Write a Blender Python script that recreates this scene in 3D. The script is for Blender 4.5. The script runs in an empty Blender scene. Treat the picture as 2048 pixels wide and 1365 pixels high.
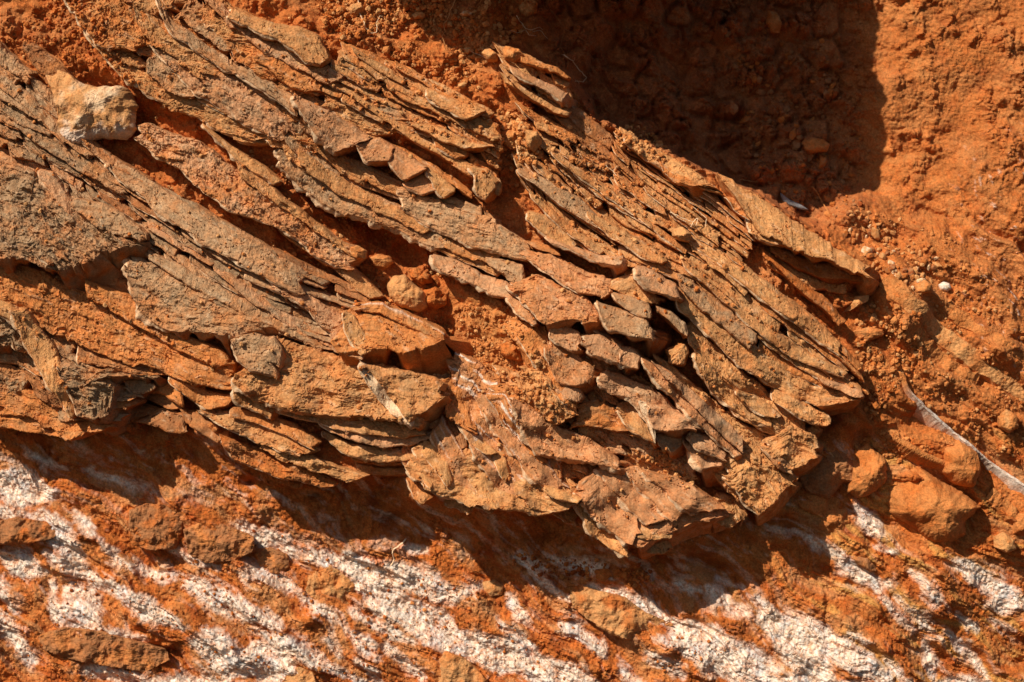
import bpy, math, random
import numpy as np

# ------------------------------------------------------------------ camera, sky, sun, exposure
# plan units: u to the right, v downwards, h out of the rock face; 1000 units = 1 m
scene = bpy.context.scene
D = 4000.0
cam_d = bpy.data.cameras.new("camera"); cam = bpy.data.objects.new("camera", cam_d)
scene.collection.objects.link(cam); scene.camera = cam
cam.location = (0, -D / 1000, 0); cam.rotation_euler = (math.radians(90), 0, 0)
cam_d.sensor_width = 36; cam_d.lens = 36 * D / 2048.0
cam_d.clip_start = 0.05; cam_d.clip_end = 200
cam_d.dof.use_dof = True; cam_d.dof.focus_distance = D / 1000 - 0.15; cam_d.dof.aperture_fstop = 1.8

SH = (0.63, 0.777)            # direction shadows fall in the plane of the face
EL = math.radians(35)         # angle between the sunlight and the face
tr = (SH[0] * math.cos(EL), math.sin(EL), -SH[1] * math.cos(EL))
sun_d = bpy.data.lights.new("sun", 'SUN'); sun_d.energy = 5.0; sun_d.angle = math.radians(0.5)
sun_d.color = (1.0, 0.885, 0.72)
sun = bpy.data.objects.new("sun", sun_d); scene.collection.objects.link(sun)
from mathutils import Vector
sun.rotation_euler = Vector(tr).to_track_quat('-Z', 'Y').to_euler()
sun.location = (-2, -3, 3)
w = bpy.data.worlds.new("World"); scene.world = w; w.use_nodes = True
nt = w.node_tree; bg = nt.nodes["Background"]
sky = nt.nodes.new("ShaderNodeTexSky"); sky.sky_type = 'NISHITA'; sky.sun_disc = False
sky.sun_elevation = math.asin(-tr[2]); sky.sun_rotation = math.atan2(-tr[0], -tr[1])
nt.links.new(sky.outputs[0], bg.inputs[0]); bg.inputs[1].default_value = 0.05
scene.view_settings.view_transform = 'Standard'; scene.view_settings.look = 'None'
scene.view_settings.gamma = 1; scene.view_settings.use_curve_mapping = False
scene.view_settings.exposure = 0.12
scene.cycles.max_bounces = 5; scene.cycles.diffuse_bounces = 3

# ------------------------------------------------------------------ noise
def _h(ix, iy, s):
    n = (ix.astype(np.int64) * 374761393 + iy.astype(np.int64) * 668265263 + s * 974634777) & 0xffffffff
    n = ((n ^ (n >> 13)) * 1274126177) & 0xffffffff
    n = ((n ^ (n >> 16)) * 2246822519) & 0xffffffff
    return (n ^ (n >> 15)) & 0xffffffff
def rnd(ix, iy, s): return _h(ix, iy, s) / 4294967295.0
def gn(x, y, s=0):
    x0 = np.floor(x); y0 = np.floor(y); fx = x - x0; fy = y - y0
    u = fx**3 * (fx * (fx * 6 - 15) + 10); v = fy**3 * (fy * (fy * 6 - 15) + 10)
    def g(i, j):
        a = rnd(x0 + i, y0 + j, s) * 6.2831853
        return np.cos(a) * (fx - i) + np.sin(a) * (fy - j)
    a = g(0, 0); b = g(1, 0); c = g(0, 1); d = g(1, 1)
    return 1.5 * ((a + (b - a) * u) * (1 - v) + (c + (d - c) * u) * v)
def fbm(x, y, o=4, s=0, g=0.5):
    r = 0; a = 1.0; t = 0
    for k in range(o):
        r = r + a * gn(x * 2**k + 17.3 * k, y * 2**k - 9.1 * k, s + k); t += a; a *= g
    return r / t * 1.3
def worley(x, y, s=0):
    x0 = np.floor(x); y0 = np.floor(y)
    f1 = np.full(x.shape, 9.0); f2 = np.full(x.shape, 9.0); cid = np.zeros(x.shape)
    for i in (-1, 0, 1):
        for j in (-1, 0, 1):
            cx = x0 + i; cy = y0 + j
            dx = cx + rnd(cx, cy, s) - x; dy = cy + rnd(cx, cy, s + 1) - y
            d = np.sqrt(dx * dx + dy * dy); r = rnd(cx, cy, s + 2)
            m = d < f1
            f2 = np.where(m, f1, np.minimum(f2, d)); cid = np.where(m, r, cid); f1 = np.where(m, d, f1)
    return f1, f2, cid
def sm(a, b, x):
    t = np.clip((x - a) / (b - a), 0, 1); return t * t * (3 - 2 * t)
def terr(q, n, sharp=0.25):
    q = q * n; f = np.floor(q); r = q - f
    return (f + sm(0.5 - sharp, 0.5 + sharp, r)) / n
def clods(u, v, size, seed, amp):
    f1, f2, c = worley(u / size, v / size, seed)
    return amp * (0.35 + c) * np.sqrt(np.clip(1 - (f1 / 0.72)**2, 0, 1)) * sm(0.0, 0.25, f2 - f1)

# ------------------------------------------------------------------ plan helpers
def unp(u, v, h):             # photographed direction + known height -> place on the face
    k = (D - h) / D
    return 1024 + (u - 1024) * k, 682.5 + (v - 682.5) * k
def W3(u, v, h):
    return np.stack([(u - 1024) / 1000, -h / 1000, (682.5 - v) / 1000], -1).astype(np.float32)
def pts(s):
    a = np.array([float(q) for q in s.replace(',', ' ').split()]); return a.reshape(-1, 2)

GS = 8.0; GU0, GV0 = -1600.0, -1300.0; NU, NV = 660, 500
gu, gv = np.meshgrid(GU0 + GS * np.arange(NU), GV0 + GS * np.arange(NV))
def rbf(ctrl, s=120.0):
    c = np.array(ctrl, float); num = np.zeros_like(gu); den = np.zeros_like(gu)
    for (a, b, h) in c:
        a, b = unp(a, b, h)
        d2 = (gu - a)**2 + (gv - b)**2
        w_ = 1.0 / (d2 / s**2 + 0.08)**2
        num += w_ * h; den += w_
    return num / den
def samp(M, u, v):
    x = np.clip((u - GU0) / GS, 0, NU - 1.001); y = np.clip((v - GV0) / GS, 0, NV - 1.001)
    i = x.astype(int); j = y.astype(int); fx = x - i; fy = y - j
    return (M[j, i] * (1 - fx) + M[j, i + 1] * fx) * (1 - fy) + (M[j + 1, i] * (1 - fx) + M[j + 1, i + 1] * fx) * fy
def sdf(poly, X, Y):          # positive inside
    P = poly; n = len(P); d = np.full(X.shape, 1e9); ins = np.zeros(X.shape, bool)
    for k in range(n):
        ax, ay = P[k]; bx, by = P[(k + 1) % n]; ex, ey = bx - ax, by - ay
        t = np.clip(((X - ax) * ex + (Y - ay) * ey) / (ex * ex + ey * ey + 1e-9), 0, 1)
        d = np.minimum(d, (X - ax - t * ex)**2 + (Y - ay - t * ey)**2)
        c = ((ay > Y) != (by > Y)) & (X < (bx - ax) * (Y - ay) / (by - ay + 1e-12) + ax)
        ins ^= c
    d = np.sqrt(d); return np.where(ins, d, -d)

_w = lambda: 26 * fbm(gu / 85, gv / 85, 3, 1201)
HSm = rbf([(0,100,110),(300,100,140),(600,100,140),(900,60,120),(1000,200,145),(1100,300,135),(1400,400,130),
    (1700,520,120),(180,300,115),(0,500,140),(500,550,145),(760,490,95),(700,470,100),(200,780,112),(500,850,132),(800,850,135),
    (640,900,130),(940,700,120),(880,600,110),(1100,700,160),(1300,600,160),(1500,600,150),(1700,760,120),(1300,1000,114),(1500,950,105),
    (1640,880,105),(1000,950,128),(-300,500,140),(-300,800,90),(-300,0,110),(300,-300,160),(0,800,95),(1250,850,140),(1300,300,110),(1230,300,120)], 110)
HLm = rbf([(0,1000,0),(0,1365,0),(1000,1200,0),(2048,1365,0),(1000,1365,10),(1600,1130,42),(1500,1140,36),(1420,1150,25),(1660,1060,50),(1750,1010,45),(2048,1000,30),
    (1900,700,60),(1790,600,95),(1700,450,25),(2048,400,0),(1850,200,-40),(1600,200,-120),(1400,150,-110),(1500,300,-110),(1600,380,-80),(1680,330,-90),(1300,230,-70),(1240,140,-60),(1500,60,-100),
    (1140,60,20),(1050,0,60),(-200,1000,0),(1520,360,-50),(1000,1050,5),(500,1000,10),(1750,800,85),(1740,900,60),(-300,1800,0),(2500,700,0),(2500,0,-30),(2300,1800,0),(1200,-200,40),(1800,-300,-60),(600,-300,150)], 110)
HSm = HSm + _w() * sm(640, 820, gv)
OUT = pts("""-1500 -1200 900 -1200 960 -200 985 60 1010 92 1130 150 1185 235 1235 258 1330 300 1500 380 1600 440 1742 530 1735 590
 1690 620 1705 690 1735 770 1728 812 1650 890 1590 955 1530 1005 1480 1040 1390 1085 1300 1105 1245 1098 1190 1060 1150 1008
 1000 1020 900 996 820 982 805 940 700 955 560 930 460 890 400 850 330 835 200 850 100 845 0 830 -400 780 -1500 700""")
OUT = np.array([unp(a, b, 150 if b > 600 else 120) for a, b in OUT])
SDo = sdf(OUT, gu, gv)
# the lip drops steeply, then runs out in a hollowed foot
foot = np.where((gv > 700) & (gu < 1600), 118.0, np.where(gv < 460, 34.0, 60.0))
fsm = foot.copy()
for _ in range(6):
    fsm[1:-1, 1:-1] = (fsm[:-2, 1:-1] + fsm[2:, 1:-1] + fsm[1:-1, :-2] + fsm[1:-1, 2:]) / 4
tt = np.clip(-SDo / fsm, 0, 1)
prof = np.where(SDo > 0, 1, (1 - tt)**1.6)
HTm = HLm + (HSm - 33 - HLm) * prof
def dent(M, u, v, ru, rv, rot, amt):
    u, v = unp(u, v, 100); c, s = math.cos(math.radians(rot)), math.sin(math.radians(rot))
    x = ((gu - u) * c + (gv - v) * s) / ru; y = (-(gu - u) * s + (gv - v) * c) / rv
    M += amt * np.exp(-(x * x + y * y))
for a in [(770,480,120,35,35,-55),(300,795,110,38,12,-70),(890,690,30,60,-10,-60),(490,970,16,9,0,-30),(625,1003,14,8,0,-25),
          (783,1050,22,15,0,-35),(1450,1150,60,18,20,-45),(1090,1090,26,16,10,-20),(960,620,60,40,40,20),(250,215,120,22,35,-40),
          (1010,560,80,22,30,-25),(1230,880,90,18,18,-45),(1370,650,38,38,0,-85),(1185,655,26,16,30,-45),(1330,690,40,20,30,-30),(1480,250,60,120,0,-45),(1740,870,25,60,0,-25)]:
    dent(HTm, *a)

# ------------------------------------------------------------------ materials
def material(name, grain=1.0, pits=0.5, rough=0.95, contrast=1.0):
    m = bpy.data.materials.new(name); m.use_nodes = True; t = m.node_tree; N = t.nodes; L = t.links
    b = N["Principled BSDF"]; b.inputs["Roughness"].default_value = rough
    b.inputs["Specular IOR Level"].default_value = 0.15
    geo = N.new("ShaderNodeTexCoord"); at = N.new("ShaderNodeAttribute"); at.attribute_name = "pigment"
    def noise(sc, det, ro=0.6):
        n = N.new("ShaderNodeTexNoise"); n.inputs["Scale"].default_value = sc
        n.inputs["Detail"].default_value = det; n.inputs["Roughness"].default_value = ro
        L.new(geo.outputs["Object"], n.inputs["Vector"]); return n.outputs["Fac"]
    def ramp(src, a, b2, lo, hi):
        r = N.new("ShaderNodeMapRange"); r.inputs[1].default_value = a; r.inputs[2].default_value = b2
        r.inputs[3].default_value = lo; r.inputs[4].default_value = hi; L.new(src, r.inputs[0]); return r.outputs[0]
    def mul(col, fac):
        x = N.new("ShaderNodeVectorMath"); x.operation = 'SCALE'; L.new(col, x.inputs[0]); L.new(fac, x.inputs["Scale"]); return x.outputs[0]
    g1 = noise(260, 3, 0.7); g2 = noise(38, 5, 0.65); g3 = noise(620, 2, 0.6)
    c = mul(at.outputs["Color"], ramp(g1, 0.3, 0.7, 1 - 0.28 * contrast, 1 + 0.28 * contrast))
    c = mul(c, ramp(g2, 0.3, 0.7, 0.80, 1.18))
    sp = ramp(g3, 0.62, 0.72, 1.0, 0.62)     # dark mineral specks
    c = mul(c, sp)
    hue = N.new("ShaderNodeMix"); hue.data_type = 'RGBA'; hue.blend_type = 'MULTIPLY'
    L.new(ramp(noise(70, 4, 0.7), 0.42, 0.68, 0, 0.55 * contrast), hue.inputs[0]); L.new(c, hue.inputs[6]); hue.inputs[7].default_value = (1.12, 0.80, 0.58, 1)
    L.new(hue.outputs[2], b.inputs["Base Color"])
    prev = None
    for src, dist, st in ((noise(70, 4, 0.65), 0.005, 0.6 * pits), (g1, 0.0022, 0.85 * grain), (ramp(g3, 0.3, 0.7, 0, 1), 0.0009, 0.8 * grain)):
        bp = N.new("ShaderNodeBump"); sm_ = N.new("ShaderNodeMath"); sm_.operation = 'MULTIPLY'; sm_.inputs[1].default_value = min(1, st); L.new(at.outputs["Alpha"], sm_.inputs[0]); L.new(sm_.outputs[0], bp.inputs["Strength"]); bp.inputs["Distance"].default_value = dist
        L.new(src, bp.inputs["Height"])
        if prev: L.new(prev, bp.inputs["Normal"])
        prev = bp.outputs["Normal"]
    L.new(prev, b.inputs["Normal"])
    return m
M_rock = material("sandstone", 0.9, 0.5)
M_soil = material("crumbly_soil", 1.0, 0.9, 1.0, 1.2)
M_root = material("dry_root", 0.3, 0.2, 0.8, 0.5)
M_stone = material("loose_stone", 0.7, 0.5)

COL = {'t': (.56,.290,.120), 'g': (.46,.283,.155), 'G': (.36,.234,.134), 'o': (.56,.220,.068), 'p': (.76,.57,.38), 'm': (.57,.312,.165),
       'r': (.50,.155,.036), 'y': (.62,.315,.125), 'w': (.79,.71,.63), 'b': (.37,.165,.070), 'R': (.33,.080,.020), 'k': (.56,.270,.125)}
COL = {k: np.array(v) for k, v in COL.items()}

# ------------------------------------------------------------------ objects
C = scene.collection
def build(name, co, faces, pig, mat, parent=None, origin=(0, 0, 0), flat=True):
    me = bpy.data.meshes.new(name); co = co - np.array(origin, np.float32)
    me.vertices.add(len(co)); me.vertices.foreach_set("co", co.astype(np.float32).ravel())
    nf = len(faces); k = faces.shape[1]
    me.loops.add(nf * k); me.loops.foreach_set("vertex_index", faces.astype(np.int32).ravel())
    me.polygons.add(nf); me.polygons.foreach_set("loop_start", np.arange(0, nf * k, k, dtype=np.int32))
    me.polygons.foreach_set("use_smooth", np.full(nf, not flat))
    me.update(calc_edges=True)
    if pig is not None:
        a = me.color_attributes.new("pigment", 'FLOAT_COLOR', 'POINT')
        a.data.foreach_set("color", (pig if pig.shape[1] == 4 else np.concatenate([pig, np.ones((len(pig), 1))], 1)).astype(np.float32).ravel())
    me.materials.append(mat)
    o = bpy.data.objects.new(name, me); C.objects.link(o)
    if parent: o.parent = parent
    else: o.location = origin
    return o
def tag(o, label=None, cat=None, group=None, kind=None):
    if label: o['label'] = label
    if cat: o['category'] = cat
    if group: o['group'] = group
    if kind: o['kind'] = kind
    return o
def gridfaces(nu, nv):
    i = np.arange(nu * nv).reshape(nv, nu)
    return np.stack([i[:-1, :-1], i[1:, :-1], i[1:, 1:], i[:-1, 1:]], -1).reshape(-1, 4)
def mixc(a, b, f): return a * (1 - f[..., None]) + b * f[..., None]

# ------------------------------------------------------------------ the ground sheet of the face
def axis(lo, hi, a, b, st):
    f = np.arange(a, b, st)
    n = 26; e = (np.linspace(0, 1, n + 1)[1:])**1.8
    return np.concatenate([(a + (lo - a) * e)[::-1], f, b + (hi - b) * e])
us = axis(-1600, 3600, -70, 2120, 2.3); vs = axis(-1300, 2650, -70, 1435, 2.3)
U, V = np.meshgrid(us, vs)
H = samp(HTm, U, V); sdo = samp(SDo, U, V)
ang = math.radians(36); ca, sa = math.cos(ang), math.sin(ang)
wu = U + 34 * fbm(U / 170, V / 170, 3, 5); wv = V + 34 * fbm(U / 170, V / 170, 3, 9)
S = wu * ca + wv * sa; T = -wu * sa + wv * ca
inner = sm(-6, 8, sdo)
low = sm(0, 60, V - (905 + 0.12 * U) ) * (1 - inner)              # streaked rock below the ledge
low = np.maximum(low, sm(840, 900, V + 0 * U) * (1 - inner))
low = np.maximum(low, (1 - inner) * sm(-30, 30, V - (1010 - 0.10 * (U - 1500))) * (U > 1500))
uprt = (1 - low) * (1 - inner)
farR = sm(1480, 1800, U) * sm(250, 520, V) * (1 - low)
cmask = sm(-.25, .3, fbm(U / 55, V / 55, 4, 15))
crumb = (clods(wu, V, 62, 10, 12) + clods(U, wv, 34, 11, 8)) * (.3 + .7 * cmask) + (clods(U, V, 16, 21, 5) + clods(U, V, 8.5, 31, 2.6)) * cmask
str1 = fbm(S / 150, T / 26, 5, 41); str2 = fbm(S / 70, T / 9, 4, 47)
cm = sm(-0.25, 0.35, fbm(U / 90, V / 90, 3, 61))
H = H + inner * (crumb * (0.5 + 0.8 * cm) + 12 * str1 + 14 * fbm(U / 70, V / 70, 3, 66))
lipk = sm(-190, -60, sdo)
broad = fbm(S / 260, T / 75, 3, 43)
H = H + low * ((1 - .6 * lipk) * (34 * broad + 16 * np.abs(str1) + 5 * terr(str1, 3) + 1.2 * str2 + 3.5 * fbm(U / 26, V / 26, 4, 73)) + crumb * 0.42 * (0.25 + cm) + 9 * fbm(U / 120, V / 120, 3, 71) + 2.2 * fbm(U / 9, V / 9, 3, 72))
H = H + uprt * (crumb * (0.2 + 0.75 * cm) * (1 - 0.35 * farR) + 22 * fbm(U / 150, V / 150, 4, 81) + 12 * fbm(S / 90, T / 40, 3, 82) * (0.4 + .5 * farR) + 2.5 * fbm(U / 11, V / 11, 3, 83))
H = H + farR * (34 * fbm(S / 240, T / 60, 3, 91) + 5 * terr(fbm(S / 120, T / 40, 3, 92), 3) - .3 * crumb + 4 * fbm(U / 30, V / 30, 4, 93))
roughk = 1.6 * fbm(U / 6, V / 6, 2, 95); H = H + roughk
# pigments
patch = np.full(U.shape, -1e3)
WP = """0 955 100 990 25|84 1030 158 1114 18|148 1020 230 1120 7|230 1120 367 1168 8|7 1110 74 1140 20|0 1022 68 1034 9|91 1100 160 1140 7|140 1180 190 1240 22
210 1165 370 1255 14|378 1172 520 1230 18|400 1285 505 1335 28|0 1225 60 1325 16|170 1335 270 1355 12|150 1250 290 1280 9|340 1105 520 1165 6|480 1057 520 1075 10
60 905 130 930 8|170 935 295 985 5|100 1160 125 1240 9|0 1150 30 1220 10|255 1190 315 1225 18|0 985 60 1010 12|130 1120 200 1170 16
510 1070 595 1107 18|594 1105 700 1125 14|700 1110 815 1235 28|780 1135 900 1190 20|790 1210 930 1290 26|900 1270 1030 1325 23|510 1140 590 1180 15|595 1190 700 1260 9
700 1225 745 1240 6|760 1250 835 1280 8|510 1220 555 1250 13|510 1255 628 1310 14|658 1275 680 1305 8|712 1262 756 1310 9|510 1300 580 1355 32|612 1308 725 1363 11
722 1315 760 1360 9|776 1292 850 1355 10|915 1185 955 1172 9|985 1230 1028 1280 8|1018 1195 1030 1225 11|820 1095 845 1100 6|840 1045 855 1055 6
1040 1110 1090 1135 11|1065 1135 1135 1190 10|1125 1115 1220 1150 12|1185 1172 1355 1240 15|1020 1210 1050 1235 11|1345 1165 1400 1185 8|1410 1180 1485 1225 12
1122 1240 1210 1305 12|1020 1270 1070 1300 13|1020 1310 1100 1345 18|1105 1325 1180 1362 10|1245 1335 1290 1362 12|1290 1315 1355 1340 6|1350 1265 1525 1355 28
1360 1245 1540 1325 18|1510 1195 1540 1215 8|1300 1265 1350 1280 7|1290 1295 1357 1325 7|1528 1230 1656 1355 24|1595 1235 1765 1358 19|1580 1068 1663 1105 8
1660 1105 1747 1172 14|1705 1010 1745 1060 17|1760 1163 1770 1170 6|1791 1192 1878 1280 7|1757 1195 1830 1255 5|1811 1138 1865 1200 9|1910 1125 2033 1208 17
1966 1198 2048 1208 15|1842 1276 1870 1355 12|1885 1260 1966 1345 8|1693 1260 1730 1280 6|1765 1320 1815 1360 8|1740 1087 1780 1095 8|1976 1235 2027 1255 7|1902 1222 1946 1256 3
1430 1165 1480 1180 4|1060 1340 1200 1400 30|300 1380 520 1400 30|1500 1370 1800 1420 40|1540 1215 1640 1290 16|1000 1280 1060 1320 14|860 1245 960 1300 16|420 1260 480 1310 16|1850 1380 2060 1400 25"""
for e in WP.replace('\n', '|').split('|'):
    a, b, c, d, r = [float(x) for x in e.split()]; r *= 1.35 if r >= 18 else (1.05 if r > 8 else .85)
    vx, vy = c - a, d - b
    a_, b_, c_, d_ = min(a, c) - 90, min(b, d) - 90, max(a, c) + 90, max(b, d) + 90
    i0, i1 = np.searchsorted(us, (a_, c_)); j0, j1 = np.searchsorted(vs, (b_, d_))
    x, y = wu[j0:j1, i0:i1] * 0.35 + U[j0:j1, i0:i1] * 0.65, wv[j0:j1, i0:i1] * 0.35 + V[j0:j1, i0:i1] * 0.65
    t = np.clip(((x - a) * vx + (y - b) * vy) / (vx * vx + vy * vy), 0, 1)
    dd = r * (1 - 0.5 * np.abs(2 * t - 1)**2) - np.hypot(x - a - t * vx, y - b - t * vy)
    patch[j0:j1, i0:i1] = np.maximum(patch[j0:j1, i0:i1], dd)
fine = fbm(U / 16, V / 16, 4, 101); vf = fbm(S / 9, T / 4.5, 3, 105)
wn = patch + 4.5 + 9 * fbm(wu / 75, wv / 60, 3, 98) + 8 * fbm(S / 60, T / 26, 3, 99) + 7 * fine + 2.5 * str2 + 3 * vf
white = sm(-3, 5, wn) * (.62 + .38 * sm(2, 12, wn)) * low
thin = sm(0.12, 0.5, fbm(S / 70, T / 17, 5, 111) + 0.30 * fine + .15 * vf) * low * sm(-40, -2, patch) * 0.5
shade_band = sm(-260, -30, sdo) * low
thin = np.maximum(thin, sm(0.05, 0.55, fbm(S / 120, T / 20, 5, 119) + 0.35 * fine + .2 * vf) * shade_band * 0.6 * sm(2100, 1500, U))
white = np.maximum(white, thin)
upw = sm(0.42, 0.6, fbm(S / 25, T / 10, 4, 121) + 0.25 * fine) * sm(1850, 2040, U) * sm(200, 420, V) * sm(820, 600, V)
white = np.maximum(white, 0.75 * upw * uprt)
base = np.broadcast_to(COL['r'], U.shape + (3,)).copy()
base = mixc(base, COL['R'], sm(0.0, 0.5, fbm(U / 60, V / 60, 4, 131)) * 0.75)
base = mixc(base, COL['o'], sm(0.0, 0.45, fbm(S / 120, T / 40, 4, 135)) * 0.8)
dust = sm(-0.1, 0.5, fbm(U / 130, V / 130, 3, 139))
base = mixc(base, np.array((.50, .205, .070)), uprt * (0.35 + 0.5 * dust) * sm(1550, 1850, U))
base = mixc(base, np.array((.47, .195, .072)), inner * (0.25 + 0.45 * dust))
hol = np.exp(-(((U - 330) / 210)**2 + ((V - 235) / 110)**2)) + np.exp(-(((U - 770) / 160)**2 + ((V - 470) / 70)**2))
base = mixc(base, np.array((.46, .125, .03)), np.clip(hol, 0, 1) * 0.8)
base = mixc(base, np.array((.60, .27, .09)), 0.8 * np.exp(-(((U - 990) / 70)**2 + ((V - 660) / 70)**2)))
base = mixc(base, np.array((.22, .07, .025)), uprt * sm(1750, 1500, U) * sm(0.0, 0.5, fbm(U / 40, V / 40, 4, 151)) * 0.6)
rec = uprt * sm(1800, 1640, U) * sm(1000, 1150, U) * sm(520, 380, V)
base = mixc(base, np.array((.38, .155, .07)), rec * .6)  # shade of the recess put into the pigment as a darker brown
H = H + rec * (clods(U, V, 60, 201, 20) + 1.3 * crumb)
base = mixc(base, np.array((.58, .30, .13)), low * sm(0.05, 0.4, fbm(S / 90, T / 45, 4, 155)) * 0.6)
base = mixc(base, np.array((.62, .34, .10)), low * sm(1400, 1700, U) * sm(0.05, 0.4, fbm(S / 150, T / 30, 4, 157)) * 0.7)
wc = mixc(np.broadcast_to(COL['w'], base.shape), np.array((.72, .55, .42)), sm(-0.1, 0.5, fine + 0.5 * vf) * 0.7)
wc = mixc(wc, np.array((.64, .63, .64)), sm(0.1, 0.5, fbm(U / 45, V / 45, 3, 161)) * 0.7)
vn = np.abs(fbm(wu / 55 + .002 * wv, wv / 24, 4, 181)); vn2 = np.abs(fbm(S / 130, T / 16, 4, 185))
veins = np.maximum(sm(.06, .015, vn) * sm(-.1, .25, fbm(U / 70, V / 70, 2, 187)), sm(.07, .01, vn2) * .8)
blot = sm(.22, .42, fbm(U / 22, V / 22, 4, 189) + .2 * vf)
white = white * (1 - .65 * veins) * (1 - .4 * blot)
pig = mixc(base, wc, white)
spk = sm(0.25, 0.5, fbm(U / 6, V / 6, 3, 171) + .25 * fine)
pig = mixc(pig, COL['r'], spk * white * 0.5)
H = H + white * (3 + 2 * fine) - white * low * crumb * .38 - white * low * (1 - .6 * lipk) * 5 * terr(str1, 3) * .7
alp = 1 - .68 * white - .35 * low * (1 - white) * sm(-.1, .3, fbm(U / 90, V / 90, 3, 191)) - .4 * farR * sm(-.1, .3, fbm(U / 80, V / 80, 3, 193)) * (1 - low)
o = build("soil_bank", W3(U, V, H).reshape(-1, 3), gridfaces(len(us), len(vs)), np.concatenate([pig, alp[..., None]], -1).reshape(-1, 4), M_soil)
tag(o, kind='structure')
SG = 3.0; sgx = np.arange(-120, 2170, SG); sgy = np.arange(-120, 1480, SG)
_i = np.clip(np.searchsorted(us, sgx), 0, len(us) - 1); _j = np.clip(np.searchsorted(vs, sgy), 0, len(vs) - 1)
SURF = H[np.ix_(_j, _i)].copy()
def cover(X, Y, h):
    i = ((X - sgx[0]) / SG).round().astype(int).ravel(); j = ((Y - sgy[0]) / SG).round().astype(int).ravel()
    ok = (i >= 0) & (j >= 0) & (i < len(sgx)) & (j < len(sgy)); np.maximum.at(SURF, (j[ok], i[ok]), h.ravel()[ok])
def terrain_h(u, v):
    i = int(np.clip((u - sgx[0]) / SG + .5, 1, len(sgx) - 2)); j = int(np.clip((v - sgy[0]) / SG + .5, 1, len(sgy) - 2))
    return float(np.mean(SURF[j - 1:j + 2, i - 1:i + 2]))
def seat(u, v):               # world plan position on the bank for a photographed spot
    a, b = u, v
    for _ in range(4):
        h = terrain_h(a, b); a, b = unp(u, v, h)
    return a, b, h

# ------------------------------------------------------------------ bedded slabs
def jag(L_, amp, knot, rng):
    n = max(2, int(L_[-1] / knot) + 1)
    k = np.sort(rng.uniform(0, L_[-1], n)); k[0] = 0; k[-1] = L_[-1]
    return np.interp(L_, k, rng.uniform(-amp, amp, n))
def resample(P, n, cv=True):
    P = np.asarray(P, float)
    d = np.r_[0, np.cumsum(np.hypot(*np.diff(P, axis=0).T))]
    t = np.linspace(0, d[-1], n)
    q = np.stack([np.interp(t, d, P[:, 0]), np.interp(t, d, P[:, 1])], 1)
    if cv and len(P) > 2:     # soften the traced corners a little
        k = max(1, n // 44); ker = np.ones(2 * k + 1) / (2 * k + 1)
        pad = np.concatenate([np.repeat(q[:1], k, 0) * 2 - q[1:k + 1][::-1], q, np.repeat(q[-1:], k, 0) * 2 - q[-k - 1:-1][::-1]])
        q = np.stack([np.convolve(pad[:, 0], ker, 'valid'), np.convolve(pad[:, 1], ker, 'valid')], 1)
    return q
SEED = [0]
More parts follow.
